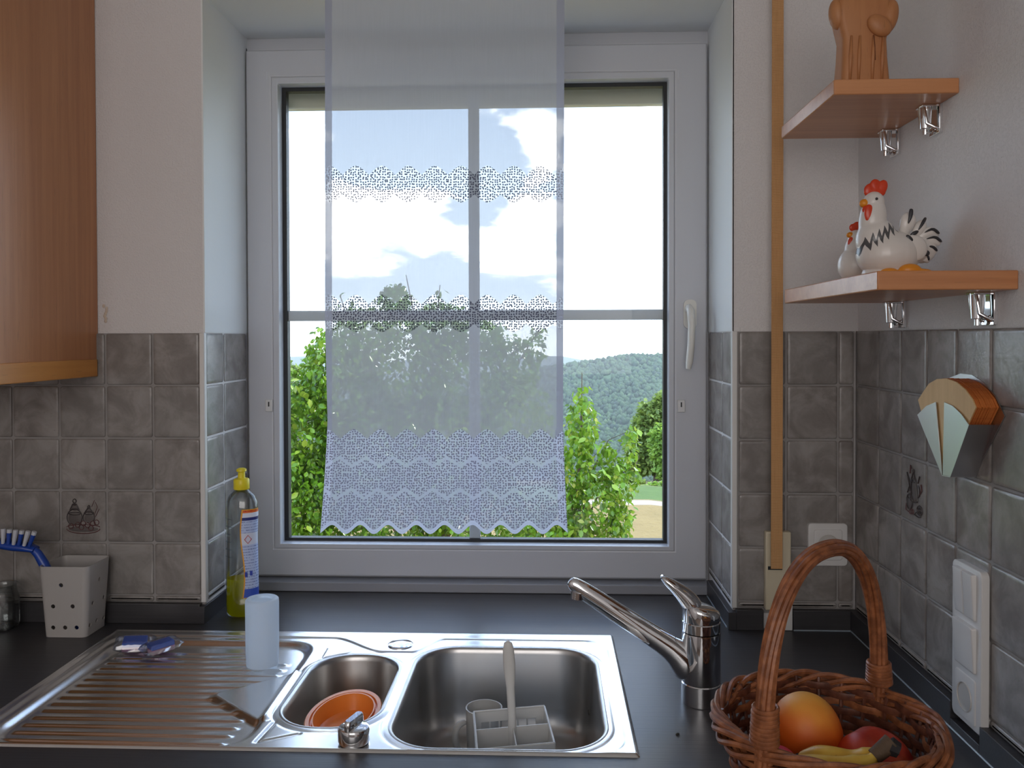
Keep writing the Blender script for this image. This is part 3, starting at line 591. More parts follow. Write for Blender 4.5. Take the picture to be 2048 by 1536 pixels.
mk('knob_grip',xf(J(loft([[(x,y,z) for x,y,_ in rrect(0,0,.021-o,.0055-o*.3,.005-o*.3,0,5)] for o,z in ((0,.020),(.0,.030),(.001,.035),(.003,.037))])),(0,.0,1.25),(kc[0],kc[1],0)),M_CHROME,parent=kn)
# ---------------------------------------------------------------- tap
fc=onZ(1402,1403); fs_=1/F
tp=empty('kitchen_tap',(fc[0],fc[1],0),'chrome single-lever kitchen mixer tap standing right of the sink','tap')
x0,y0_=fc[0],fc[1]
mk('base_ring',lathe([(.0305,0.0),(.0312,.001),(.0312,.032),(.0300,.0335)],40,(x0,y0_,0)),M_CHROME,parent=tp)
TZ=lambda py,Y=y0_: onY(1402,py,Y)[2]
mk('body',lathe([(.0302,.034),(.0308,.0355),(.0305,.075),(.0302,.110),(.0298,TZ(1262))],40,(x0,y0_,0)),M_CHROME,parent=tp)
mk('collar',lathe([(.0282,TZ(1261)),(.0300,TZ(1260)),(.0300,TZ(1242)),(.0286,TZ(1240))],40,(x0,y0_,0)),M_CHROME,parent=tp)
# spout
sp_px=[(1388,1345,42),(1366,1316,31),(1344,1296,25),(1310,1274,22.5),(1270,1248,21),(1230,1223,20),(1190,1196,19),(1160,1177,17.5),(1145,1166,14),(1138,1160,8)]
P=[onY(x,y,y0_) for x,y,_ in sp_px]; R_=[r*y0_/F*.98 for *_,r in sp_px]
mk('spout',tube(P,R_,28,flat=.8,upv=(0,1,0)),M_CHROME,parent=tp,smooth=1.3,sub=1)
ae=onY(1156,1183,y0_); mk('aerator',tube([ae,ae+np.array([-.001,0,-.011])],[.0115,.0108],24),M_CHROMEW,parent=tp)
# lever: sloping cap and blade
cz0=TZ(1240)
def lever():
    n=28; L=[]
    for k,(dz,rr) in enumerate(((0,.0292),(.004,.0298),(.010,.0298))):
        L.append([(x0+rr*math.cos(a),y0_+rr*math.sin(a),cz0+dz+(.0 if k<1 else .012*k/2*(1-math.cos(a))/2)) for a in np.linspace(0,2*PI,n+1)[:-1]])
    for dz,rr in ((.013,.0285),(.016,.022),(.0175,.010),(.018,.001)):
        L.append([(x0+rr*math.cos(a),y0_+rr*math.sin(a),cz0+dz-.0+(.016*(1-math.cos(a)*rr/.0298)/2)) for a in np.linspace(0,2*PI,n+1)[:-1]])
    return loft(L,True,True)
mk('lever_cap',lever(),M_CHROME,parent=tp,smooth=1.0)
lp=[(1392,1222,20,26),(1380,1203,20,24),(1366,1188,17,22),(1351,1175,13,20),(1337,1164,10,18),(1327,1156,7,14),(1321,1151,3,6)]
L=[]
for i,(x,y,th,wd) in enumerate(lp):
    c=onY(x,y,y0_); t=np.array(lp[min(i+1,6)][:2])-np.array(lp[max(i-1,0)][:2]); t=t/np.linalg.norm(t); nrm=np.array([-t[1],0,-t[0]])*-1
    nrm=np.array([t[1],0,t[0]]); s=y0_/F
    L.append([c+nrm*th*s*math.cos(a)+np.array([0,1,0])*wd*s*math.sin(a) for a in np.linspace(0,2*PI,21)[:-1]])
mk('lever_blade',loft(L),M_CHROME,parent=tp,smooth=1.3,sub=1)
# ---------------------------------------------------------------- frosted tumbler
M_FROST=None
def frosted():
    m,nt,out=newmat('frosted_white_plastic'); p=principled(nt,out,(.80,.88,.96),.38); tr=nt.nodes.new('ShaderNodeBsdfTranslucent'); tr.inputs[0].default_value=(.85,.93,1,1); mx=nt.nodes.new('ShaderNodeMixShader'); mx.inputs[0].default_value=.65
    nt.links.new(p.outputs[0],mx.inputs[1]); nt.links.new(tr.outputs[0],mx.inputs[2]); nt.links.new(mx.outputs[0],out.inputs[0]); return m
M_FROST=frosted()
tb=onZ(525,1326,-.004); h=onY(525,1196,tb[1])[2]
mk('tumbler',lathe([(.0275,-.0053),(.0282,-.0053),(.0292,.02),(.0296,h-.008),(.0290,h-.002),(.0270,h),(.0190,h-.001),(.0180,h-.005),(.0150,h-.006),(.0005,h-.006)],48,(tb[0],tb[1],0),cap0=False),M_FROST,smooth=1.0,label='frosted white plastic tumbler upside down on the draining board',cat='cup',solid=0)
# ---------------------------------------------------------------- soap bottle
bc=onZ(485,1231); bx,by=bc[0],bc[1]; bs=by/F
hb=lambda py: onY(485,py,by)[2]
btl=empty('dish_soap_bottle',(bx,by,0),'clear dish soap bottle with yellow cap and low yellow liquid in the window corner','bottle')
def bprof(o=0): return [(.002,.001+o),(.028-o,.0015+o),(.0325-o,.006+o),(.0335-o,.03),(.0325-o,hb(1120)),(.0315-o,hb(1070)),(.0335-o,hb(1025)),(.0325-o,hb(1003)),(.026-o,hb(990)),(.017-o,hb(982)),(.0125-o,hb(978)),(.0125-o,hb(974))]
M_BOT=clear('clear_pet',(.90,.94,.93),gl=.25,rough=.08)
mk('body',lathe(bprof(),40,(bx,by,0),1,.72,cap1=False),M_BOT,parent=btl,smooth=1.2)
def liquid():
    m,nt,out=newmat('yellow_soap'); tr=nt.nodes.new('ShaderNodeBsdfTransparent'); tr.inputs[0].default_value=(.80,.76,.08,1); t2=nt.nodes.new('ShaderNodeBsdfTranslucent'); t2.inputs[0].default_value=(.9,.82,.04,1); mx=nt.nodes.new('ShaderNodeMixShader'); mx.inputs[0].default_value=.5
    nt.links.new(tr.outputs[0],mx.inputs[1]); nt.links.new(t2.outputs[0],mx.inputs[2]); nt.links.new(mx.outputs[0],out.inputs[0]); return m
lv=hb(1155); mk('liquid',lathe([(.002,.003),(.027,.0035),(.0312,.008),(.0322,.03),(.0316,lv*.8),(.0314,lv),(.001,lv)],36,(bx,by,0),1,.72),liquid(),parent=btl)
M_YEL=pm('yellow_cap_plastic',(.80,.66,.02),.35)
mk('cap',J(lathe([(.0155,hb(978)),(.0162,hb(977)),(.0162,hb(960)),(.0145,hb(957)),(.008,hb(956))],28,(bx,by,0)),lathe([(.0078,hb(957)),(.0072,hb(948)),(.0070,hb(944)),(.0105,hb(942)),(.0100,hb(938)),(.006,hb(936))],24,(bx,by,0))),M_YEL,parent=btl)
mk('ridge',J(*[tube([(bx-.0338*math.cos(a),by-.72*.0338*math.sin(a),hb(yy)) for a in np.linspace(.0,1.2,7)],.0009,6) for yy in (1035,1050,1065,1080,1095,1110)]),M_BOT,parent=btl)
def labelshell(z0,z1,a0,a1,off,mat,name,zcurve=0):
    n=16; m=14; V=[];Fc=[]
    for j in range(m+1):
        z=z0+(z1-z0)*j/m; rr=np.interp(z,[p[1] for p in bprof()[2:]],[p[0] for p in bprof()[2:]])+off
        sh=zcurve*math.sin(PI*2*j/m)
        for i in range(n+1):
            a=a0+sh+(a1-a0-sh)*i/n; V.append((bx+rr*math.cos(a),by+.72*rr*math.sin(a),z))
    for j in range(m):
        for i in range(n): k=j*(n+1)+i; Fc.append((k,k+1,k+n+2,k+n+1))
    return mk(name,(np.array(V),Fc),mat,parent=btl,smooth=3)
def labelmat():
    m,nt,out=newmat('printed_bottle_label'); v=coord(nt,'Object'); sp=nt.nodes.new('ShaderNodeSeparateXYZ'); nt.links.new(v,sp.inputs[0]); z=S(nt,sp.outputs[2]); 
    ln=((z*1100.).f('SINE').gt(.3))*noise(nt,coord(nt,'Object',(900,900,200)),1.,1).gt(.5)
    c=mixc(nt,ln*.8,(.50,.60,.85),(.10,.14,.42))
    zt_=hb(1022); c=mixc(nt,(z.gt(zt_)),c,hexc(226,110,40)); c=mixc(nt,z.gt(zt_)*ln,c,hexc(200,40,30)); c=mixc(nt,z.gt(hb(1031))*z.lt(zt_),c,hexc(225,230,245)); c=mixc(nt,z.gt(hb(1037))*z.lt(hb(1031)),c,hexc(40,50,120))
    c=mixc(nt,z.lt(hb(1062))*z.gt(hb(1085)),c,hexc(215,222,240)); c=mixc(nt,z.lt(hb(1172)),c,hexc(60,90,190))
    principled(nt,out,c,.4); return m
labelshell(hb(1190),hb(1015),-1.32,.9,.0006,pm('yellow_label_edge',hexc(226,160,40),.4),'label_edge',.12)
labelshell(hb(1189),hb(1017),-1.24,.9,.0011,labelmat(),'label',.12)
aa=-.95; rc=np.array([bx+.0352*math.cos(aa),by+.72*.0352*math.sin(aa)-.0005,hb(1074)])
tng=np.array([-math.sin(aa),.72*math.cos(aa),0]); tng/=np.linalg.norm(tng)
mk('hazard_mark',tube([rc+tng*.007,rc+np.array([0,0,.0085]),rc-tng*.007,rc-np.array([0,0,.0085])],.0008,5,closed=True),pm('red_print',(.6,.04,.03),.4),parent=btl)
for k,dz in enumerate((hb(1143),hb(1141))): q=rc+tng*(-.004+k*.010); mk('blue_pictogram',box(q[0]-.0028,q[0]+.0028,q[1]-.0012,q[1]+.0004,dz-.005,dz+.005),pm('blue_print',(.03,.06,.4),.4),parent=btl,bevel=.001)
# ---------------------------------------------------------------- utensil holder with brush
M_BEIGE=pm('matt_beige_white_plastic',(.42,.40,.385),.5)
pA,pB,pC=onZ(93,1272),onZ(167,1279),onZ(213,1252)
hx0,hx1=pA[0],pB[0]; hyf=(pA[1]+pB[1])/2; hyb=min(hyf+.095,1.671)
hcx,hcy=(hx0+hx1)/2,(hyf+hyb)/2; hwx,hwy=(hx1-hx0)/2,(hyb-hyf)/2
hh=onY(172,1135,hyf-.008)[2]
lo=[rrect(hcx,hcy,hwx,hwy,.010,.0005,5),rrect(hcx,hcy,hwx+.0085,hwy+.0065,.012,hh,5),rrect(hcx,hcy,hwx+.0068,hwy+.0048,.010,hh,5),rrect(hcx,hcy,hwx-.002,hwy-.002,.008,.003,5)]
uh=mk('utensil_holder',loft(lo),M_BEIGE,label='square beige-white plastic utensil holder with drain holes beside the draining board',cat='utensil holder',org=(hcx,hcy,0))
cs=[]
def hol_f(px,py): p=onY(px,py,hyf-.003); cs.append(cyl((p[0],hyf-.02,p[2]),(p[0],hyf+.012,p[2]),.0042,n=12))
for q in ((123,1170),(106,1213),(145,1213),(105,1256),(129,1256),(152,1256)): hol_f(*q)
for q in ((197,1158),(186,1206),(208,1194),(183,1250),(196,1241),(210,1235)):
    p=onX(q[0],q[1],hx1+.004); cs.append(cyl((hx1-.012,p[1],p[2]),(hx1+.02,p[1],p[2]),.0042,n=12))
cut(uh,J(*cs))
M_BLUE=pm('blue_plastic',(.012,.055,.33),.3)
br=empty('dish_brush',(hcx-.02,hcy-.01,.01),'blue dish brush with white-tipped bristles leaning in the utensil holder','brush')
hY=hcy-.02
mk('handle',tube([(hcx+.012,hY+.01,.008),onY(108,1165,hY),onY(88,1128,hY),onY(76,1108,hY),onY(66,1098,hY),onY(50,1093,hY)],[.0065,.0075,.0095,.0085,.008,.007],14,upv=(0,1,0)),M_BLUE,parent=br,smooth=1.2)
hd=mk('head',tube([onY(72,1099,hY),onY(55,1094,hY),onY(30,1091,hY),onY(0,1086,hY),onY(-25,1084,hY),onY(-40,1086,hY)],[.006,.009,.010,.010,.009,.004],14,flat=2.,upv=(0,1,0)),M_BLUE,parent=br,smooth=1.2)
M_BRW=pm('white_bristle',(.55,.57,.62),.6)
for i in range(10):
    x=-38+i*10.5
    for jj in range(4):
        yy=hY-.015+.010*jj
        a=onY(x+2,1087+max(0,x)*.1,yy); b=onY(x+4+(i-5)*1.6,1064+max(0,x)*.10,yy); tpx=onY(x+4.5+(i-5)*2.0,1057+max(0,x)*.11,yy)
        mk('bristle_tuft',cyl(a,b,.0032,.0046,8),M_BLUE if (i+jj)%2 else M_BRW,parent=hd); mk('bristle_tip',cyl(b,tpx,.0047,.0046,8),M_BRW,parent=hd)
# small glass dish at the far left
gd=onZ(-8,1262); 
mk('glass_jar',lathe([(.001,.001),(.028,.001),(.031,.006),(.031,.060),(.027,.072),(.027,.086),(.029,.088),(.025,.086),(.025,.073),(.0285,.058),(.0285,.006),(.001,.004)],36,(gd[0],gd[1]+.02,0)),clear('clear_jar_glass',(.9,.92,.92),gl=.3,rough=.03),label='small clear glass jar at the left edge behind the utensil holder',cat='jar',smooth=1)
# ---------------------------------------------------------------- dishwasher sachets
def sachet(px,py,ang,label,tilt,k):
    c=onZ(px,py,0.003); z0=-.0052
    e=empty('detergent_sachet',(c[0],c[1],z0),label,'sachet')
    def T(sh,dz=0): return xf(sh,(tilt,.08*(-1)**k,ang),(c[0],c[1],z0+.0145+dz),1.28)
    mk('lower_layer',T(box(-.0165,.0165,-.0115,.0115,-.008,-.001)),pm('pink_white_tablet',hexc(205,150,170),.6,0,.2,500,.1),parent=e,bevel=.002)
    mk('upper_layer',T(box(-.0165,.0165,-.0115,.0115,-.0008,.0065)),pm('blue_tablet',hexc(60,110,205),.5,0,.2,500,.15),parent=e,bevel=.002)
    n=14; L=[]
    def f(u,v): return .0095*max(0,(1-abs(u)**3))**.5*max(0,(1-abs(v)**3))**.5+.0006*math.sin(u*19+v*7)
    V=[];Fc=[]
    for s in (1,-1):
        o=len(V)
        for j in range(n+1):
            for i in range(n+1):
                u,v=-1+2*i/n,-1+2*j/n; V.append((u*.028,v*.0175,s*f(u,v)))
        for j in range(n):
            for i in range(n): a=o+j*(n+1)+i; Fc.append((a,a+1,a+n+2,a+n+1))
    mk('film',T((np.array(V),Fc)),film,parent=e,smooth=.5)
film=clear('crinkled_clear_film',(.80,.85,.95),gl=.5,rough=.12)
sachet(270,1293,.35,'left one of two blue and pink foil-wrapped dishwasher tablets on the draining board',.18,0); sachet(322,1298,.75,'right one of two blue and pink foil-wrapped dishwasher tablets on the draining board',-.05,1)
# ---------------------------------------------------------------- colander in the small bowl
M_OR=pm('orange_plastic',hexc(250,150,66),.35,0,0,100,.0,Subsurface_Weight=.0)
cc_=onZ(693,1432,-.046); ccx,ccy=-.326,1.330
col=mk('colander',lathe([(r_,z_+.012 if z_>-.1 else z_) for r_,z_ in [(.001,-.070),(.028,-.070),(.030,-.108),(.034,-.108),(.036,-.068),(.047,-.055),(.049,-.040),(.0565,-.037),(.0575,-.033),(.0560,-.031),(.0505,-.0315),(.0495,-.036),(.0475,-.036),(.0470,-.0305),(.0450,-.0305),(.0440,-.040),(.0405,-.056),(.034,-.0605),(.001,-.0605)]],56,(0,0,0),1,1.60),M_OR,smooth=.9,label='orange oval plastic colander lying in the small sink bowl',cat='colander')
v=col.data.vertices; R90=Matrix.Rotation(math.radians(-4),4,'Z'); 
col.data.transform(R90); ORG[col]=np.array([ccx,ccy,-.108+0]); col.location=(ccx,ccy,-.1075)
cs=[]
for a in range(-3,4):
    for b_ in range(-5,6):
        x,y=a*.0072+(.0036 if b_%2 else 0),b_*.0072
        if (x/.030)**2+(y/.050)**2<1: cs.append(cyl((ccx+x,ccy+y,-.13),(ccx+x,ccy+y,-.05),.0019,n=6))
cut(col,J(*cs))
# ---------------------------------------------------------------- mug and cutlery basket in the main bowl
M_MUG=pm('grey_beige_plastic',(.56,.55,.52),.45)
mc=onZ(968,1414,-.055); mr=36*mc[1]/F*1.03
mg=mk('mug',lathe([(.001,-.149),(mr*.86,-.149),(mr*.9,-.146),(mr,-.058),(mr,-.055),(mr*.93,-.055),(mr*.83,-.143),(.001,-.144)],40,(mc[0],mc[1],0)),M_MUG,label='plain grey beige mug standing in the main sink bowl',cat='mug',smooth=.9)
hq=[(mc[0]-mr*.93,mc[1]-.008,-.078),(mc[0]-mr-.010,mc[1]-.018,-.075),(mc[0]-mr-.017,mc[1]-.026,-.088),(mc[0]-mr-.015,mc[1]-.024,-.112),(mc[0]-mr-.008,mc[1]-.016,-.128),(mc[0]-mr*.86,mc[1]-.004,-.130)]
mk('handle',tube(hq,[.006,.0065,.0065,.006,.006,.006],12,upv=(0,1,0)),M_MUG,parent=mg,smooth=1.2,sub=1)
zr=-.030; q=[onZ(948,1424,zr),onZ(1088,1412,zr),onZ(1108,1486,zr),onZ(955,1500,zr)]
cbx=sum(p[0] for p in q)/4; cby=sum(p[1] for p in q)/4
M_CUT=pm('grey_white_plastic',(.66,.66,.64),.42)
kb=empty('cutlery_basket',(cbx,cby,-.14),'grey-white square cutlery basket with upright paddle handle in the main sink bowl','basket')
def wallp(a,b,name='wall',zb=-.140,th=.0022,slots=0,taper=.93):
    a,b=np.asarray(a),np.asarray(b); cI=np.array([cbx,cby,0])
    def low(p): return np.array([cbx+(p[0]-cbx)*taper,cby+(p[1]-cby)*taper,zb])
    d=b-a; d[2]=0; n=np.array([-d[1],d[0],0]); n/=np.linalg.norm(n)
    o=mk(name,prism([a,b,low(b),low(a)],n*th),M_CUT,parent=kb,smooth=0)
    if slots:
        cs=[]
        for k in range(slots):
            t0=.10+.8*k/slots; t1=t0+.8/slots*.86
            if abs((t0+t1)/2-.5)<.03: continue
            p0=a+d*t0; p1=a+d*t1; z0,z1=zr-.055,zr-.018
            cs.append(prism([(*p0[:2],z1),(*p1[:2],z1),(*p1[:2],z0),(*p0[:2],z0)]-n*.02,n*.04))
        cut(o,J(*cs))
    return o
wallp(q[0],q[1],slots=6); wallp(q[1],q[2]); wallp(q[2],q[3],slots=6); wallp(q[3],q[0])
ml,mr_=(q[0]+q[3])/2,(q[1]+q[2])/2; mb,mf=(q[0]+q[1])/2,(q[2]+q[3])/2
wallp(ml,mr_,'divider',taper=1,th=.0016); wallp(mb+(mf-mb)*.0,mf,'divider',taper=1,th=.0016)
mk('base',prism([np.array([cbx+(p[0]-cbx)*.93,cby+(p[1]-cby)*.93,-.140]) for p in q],(0,0,.002)),M_CUT,parent=kb,smooth=0)
mk('rim',tube([p+np.array([0,0,.0]) for p in q],.0018,6,closed=True),M_CUT,parent=kb)
cxp=(ml+mr_)/2; ht=onY(1015,1282,cxp[1])[2]
hz_=[-.135,zr-.02,zr+.02,onY(1019,1375,cxp[1])[2],onY(1018,1355,cxp[1])[2],onY(1017,1330,cxp[1])[2],onY(1016,1300,cxp[1])[2],ht-.003,ht]
mk('handle',loft([[(cxp[0]+(onY(1016,1300,cxp[1])[0]-cxp[0])*max(0,(z-zr)/(ht-zr))+wq*math.cos(a),cxp[1]+.0045*math.sin(a)*(1 if k<8 else .5),z) for a in np.linspace(0,2*PI,17)[:-1]] for k,(z,wq) in enumerate(zip(hz_,(.006,.007,.0062,.0066,.0085,.0095,.0088,.0065,.002)))]),M_CUT,parent=kb,smooth=1)
mk('crumb',ell(onZ(1355,1468,.001),(.0035,.0022,.0016),(0,0,.6),8,5),pm('dark_crumb',(.03,.03,.02),.7),label='tiny dark crumb lying on the worktop in front of the tap',cat='crumb')
# ---------------------------------------------------------------- wicker basket
BX,BY,BR,BZ=.347,1.057,.130,.110
def wick(name,c0,c1):
    m,nt,out=newmat(name); v=coord(nt,'Object'); n=noise(nt,v,60,4,.6); n2=noise(nt,coord(nt,'Object',(700,700,700)),1.,2)
    p=principled(nt,out,mixc(nt,ss(n,.35,.7),c0,c1),.42); nt.links.new(bump(nt,n2,.25,.0005),p.inputs['Normal']); return m
M_W1=wick('varnished_willow',hexc(122,72,44),hexc(166,104,66)); M_W2=wick('dark_willow_strip',hexc(84,48,36),hexc(120,72,52))
bk=empty('wicker_basket',(BX,BY,0),'brown wicker fruit basket with tall twisted handle at the lower right','basket')
def ringp(r,z,amp=0,fr=0,ph=0,n=120,az=0,fz=0,pz=0): return [(BX+(r+amp*math.sin(fr*t+ph))*math.cos(t),BY+(r+amp*math.sin(fr*t+ph))*math.sin(t),z+az*math.sin(fz*t+pz)) for t in np.linspace(0,2*PI,n+1)[:-1]]
rad=lambda z: .098+.028*(z/BZ)**.8
NS=26
for k in range(NS):
    t=2*PI*(k+.5)/NS; mk('stake',tube([(BX+(rad(z)-.000)*math.cos(t),BY+rad(z)*math.sin(t),z) for z in np.linspace(.003,BZ,6)],.0026,6),M_W2,parent=bk)
for k in range(11):
    z=.008+k*.0092; mk('weaver',tube(ringp(rad(z),z,.0038,NS/2,k*PI,n=156),.0021,6,closed=True,flat=2.55,upv=(0,0,1)),M_W2 if k%4 else M_W1,parent=bk)
mk('base',lathe([(.001,.002),(.097,.002),(.099,.006),(.097,.009),(.001,.009)],40,(BX,BY,0)),M_W2,parent=bk)
for k in range(7):  # rolled braid border of long overlapping rods
    mk('rim_strand',tube([(BX+(BR+.0015+.0070*math.cos(3*t+k*2*PI/7)+.0012*math.sin(11*t+k))*math.cos(t),BY+(BR+.0015+.0070*math.cos(3*t+k*2*PI/7)+.0012*math.sin(11*t+k))*math.sin(t),BZ-.011+.0125*math.sin(3*t+k*2*PI/7)+.0022*math.sin(8*t+2.1*k)) for t in np.linspace(0,2*PI,181)[:-1]],.0038,7,closed=True),M_W1,parent=bk)
# handle
A0=np.array([.249,.970]); A1=np.array([.446,1.143]); dirv=(A1-A0)/np.linalg.norm(A1-A0); half=np.linalg.norm(A1-A0)/2; ctr=(A0+A1)/2; HT=.319
def hpath(s): # s 0..1 along the arch
    zb=.03
    if s<.16: return np.array([*(ctr-dirv*half*(1.0-.0*(s))),zb+(BZ-zb)*s/.16])
    if s>.84: return np.array([*(ctr+dirv*half),zb+(BZ-zb)*(1-s)/.16])
    a=PI*(s-.16)/.68; cx_=-math.cos(a); sz=math.sin(a)
    return np.array([*(ctr+dirv*half*(math.copysign(abs(cx_)**.86,cx_))),BZ+(HT-BZ)*sz**.80])
SS=np.linspace(0,1,90); PP=np.array([hpath(s) for s in SS])
for _ in range(3): PP[1:-1]=(PP[:-2]+2*PP[1:-1]+PP[2:])/4
TG=np.gradient(PP,axis=0); TG/=np.linalg.norm(TG,axis=1)[:,None]; side=np.array([-dirv[1],dirv[0],0.]); NN=np.cross(TG,side)
hn=mk('handle',tube(PP,.0058,8),M_W2,parent=bk)
for k in range(8):
    tw=k*2*PI/8+SS*5.2*1.0; rr=.0070+0*SS
    mk('handle_strand',tube(PP+rr[:,None]*(np.cos(tw)[:,None]*side*1.15+np.sin(tw)[:,None]*NN),.0037,7),M_W1,parent=hn)
def idx_at(z,first): 
    I=range(len(PP)) if first else range(len(PP)-1,-1,-1)
    for i in I:
        if PP[i][2]>=z: return i
for first,z0,z1,nr in ((True,BZ+.008,BZ+.046,9),(False,BZ+.010,BZ+.034,7)):
    for k in range(nr):
        z=z0+(z1-z0)*k/(nr-1); i=idx_at(z,first); c=PP[i].copy(); c[2]=z; f_=1.25-.12*k/(nr-1)
        mk('binding',tube([c+(side*1.12*math.cos(a)+np.array([*dirv,0.])*math.sin(a))*.0108*f_+np.array([0,0,.0016*math.sin(a)]) for a in np.linspace(0,2*PI,25)[:-1]],.0028,7,closed=True),M_W1,parent=hn)
# ---------------------------------------------------------------- fruit
def fruitmat(name,cs,scale=14,rough=.38,axis=None,spots=None,bumpn=0):
    m,nt,out=newmat(name); v=coord(nt,'Object'); n=noise(nt,v,scale,3,.5); sp=nt.nodes.new('ShaderNodeSeparateXYZ'); nt.links.new(v,sp.inputs[0])
    g=S(nt,sp.outputs[axis[0]])*axis[1]+axis[2] if axis else 0.
    f=ss(n*.8+g,.3,.75) if axis else ss(n,.35,.68); c=mixc(nt,f,cs[0],cs[1])
    if len(cs)>2: c=mixc(nt,ss(noise(nt,v,scale*.8,3),.55,.72)*.7,c,cs[2])
    if spots: c=mixc(nt,ss(noise(nt,v,spots,2),.66,.72)*.8,c,(.05,.03,.015))
    p=principled(nt,out,c,rough,Subsurface_Weight=.08); p.inputs['Subsurface Scale'].default_value=.01
    if bumpn: nt.links.new(bump(nt,noise(nt,v,bumpn,2),.2,.0006),p.inputs['Normal'])
    return m
def fruit(name,c,r,mat,rot,label,cat,dim=.25,stem=None,cleft=.0,nz=20,nu=36):
    L=[]
    for j in range(nz+1):
        t=PI*j/nz*.997+.004; zz=-math.cos(t); rr=math.sin(t); 
        zz-=dim*math.exp(-(rr/.33)**2)*(1 if zz>0 else -.45)
        L.append([((rr*(1-cleft*math.exp(-((((a+PI)%(2*PI))-PI)/.3)**2)))*math.cos(a)*r[0],(rr*(1-cleft*math.exp(-((((a+PI)%(2*PI))-PI)/.3)**2)))*math.sin(a)*r[1],zz*r[2]) for a in np.linspace(0,2*PI,nu+1)[:-1]])
    ob=mk(name,xf(loft(L),rot,c),mat,label=label,cat=cat,smooth=3,sub=0,org=c)
    if stem: mk('stem',xf(tube(np.array([(0,0,r[2]*(1-dim)-.004),(0,0,r[2]*(1-dim)+.006),(.002,0,r[2]*(1-dim)+.012)]),.0018,8),rot,c),pm('brown_stem',(.07,.04,.02),.7),parent=ob)
    return ob
fo=onY(1612,1440,1.085)
fruit('mango',(fo[0],1.085,.072),(.0460,.0440,.0555),fruitmat('mango_skin',(hexc(214,96,20),hexc(238,170,70),hexc(206,84,24)),10,.5,(2,11.,-.28),None,900),(0.10,-.18,.3),'large orange-yellow mango standing at the back of the wicker basket','fruit',dim=.03)
fn=onY(1753,1520,1.035)
fruit('nectarine',(fn[0],1.04,.057),(.0465,.0465,.043),fruitmat('nectarine_skin',(hexc(196,66,36),hexc(150,28,24),hexc(216,104,50)),22,.45,None,None),(-.10,-.35,2.2),'large red nectarine with cleft at the right side of the wicker basket','fruit',dim=.28,cleft=.10)
fp_=onY(1552,1513,1.02)
fruit('plum',(fp_[0],1.015,.066),(.026,.026,.025),fruitmat('pink_skin',(hexc(196,42,80),hexc(214,70,96)),12,.3),(0,0,0),'small pink-red round fruit half hidden behind the handle foot in the basket','fruit',dim=.15)
M_BAN=fruitmat('banana_skin',(hexc(206,160,52),hexc(222,188,84),hexc(176,160,50)),22,.42,None,75)
def banana(pts,R,label):
    P=np.array(pts); t=np.linspace(0,len(P)-1,26); I=np.stack([np.interp(t,range(len(P)),P[:,k]) for k in range(3)],-1)
    for _ in range(8): I[1:-1]=(I[:-2]+2*I[1:-1]+I[2:])/4
    s=np.linspace(0,1,26); rr=R*np.minimum(1,np.minimum((s+.03)/.20,1)**.6)*np.where(s>.72,1-.62*np.clip((s-.72)/.2,0,1)**1.2,1)
    ob=mk('banana',tube(I,rr,7,upv=(0,0,1)),M_BAN,label=label,cat='banana',smooth=3,sub=1)
    mk('tip',ell(I[0],(R*.28,R*.28,R*.28),None,10,6),pm('dark_tip',(.03,.02,.015),.8),parent=ob)
    return ob,I
b1,I1=banana([(.272,.985,.076),(.300,.968,.091),(.330,.958,.092),(.352,.958,.095),(.375,.965,.109)],.0165,'front banana of the bunch lying across the basket front')
b2,I2=banana([(.300,1.012,.080),(.330,.993,.090),(.355,.982,.088),(.372,.975,.098),(.386,.972,.113)],.0155,'rear banana of the bunch beside the mango')
mk('stem_end',J(cyl(I1[-1]-np.array([.004,0,.004]),(.392,.968,.121),.0085,.010,12)),pm('brown_banana_stem',(.09,.055,.03),.75,0,.5,300,.4),parent=b1)
mk('stem_cut',J(cyl((.389,.967,.117),(.398,.964,.113),.011,.0085,7)),pm('dark_banana_stem',(.02,.017,.018),.8,0,.6,300),parent=b1)
# ---------------------------------------------------------------- ceramic chickens
M_ORED=pm('orange_red_glaze',hexc(205,60,22),.3); M_BEAK=pm('ochre_glaze',hexc(222,140,30),.35); M_BLK=pm('black_glaze',(.03,.03,.035),.35)
def chick_mat(name,lines):
    m,nt,out=newmat(name); v=coord(nt,'Object'); sp=nt.nodes.new('ShaderNodeSeparateXYZ'); nt.links.new(v,sp.inputs[0]); X=S(nt,sp.outputs[0])*1000.; Z=S(nt,sp.outputs[2])*1000.
    c=(.70,.66,.62)
    if lines:
        x0,z0,x1,z1=lines; base=z0+(X-x0)*((z1-z0)/(x1-x0)); q=X/9.+noise(nt,v,30,1)*.8; q=q-q.f('FLOOR'); zg=(q-.5).f('ABSOLUTE')*2.
        d=(Z-base-zg*14.+6.); mk_=d.f('ABSOLUTE').lt(6.0)*X.gt(float(min(x0,x1)))*X.lt(float(max(x0,x1))); c=mixc(nt,mk_*.93,c,(.03,.033,.04))
    p=principled(nt,out,c,.32); p.inputs['Coat Weight'].default_value=.3; return m
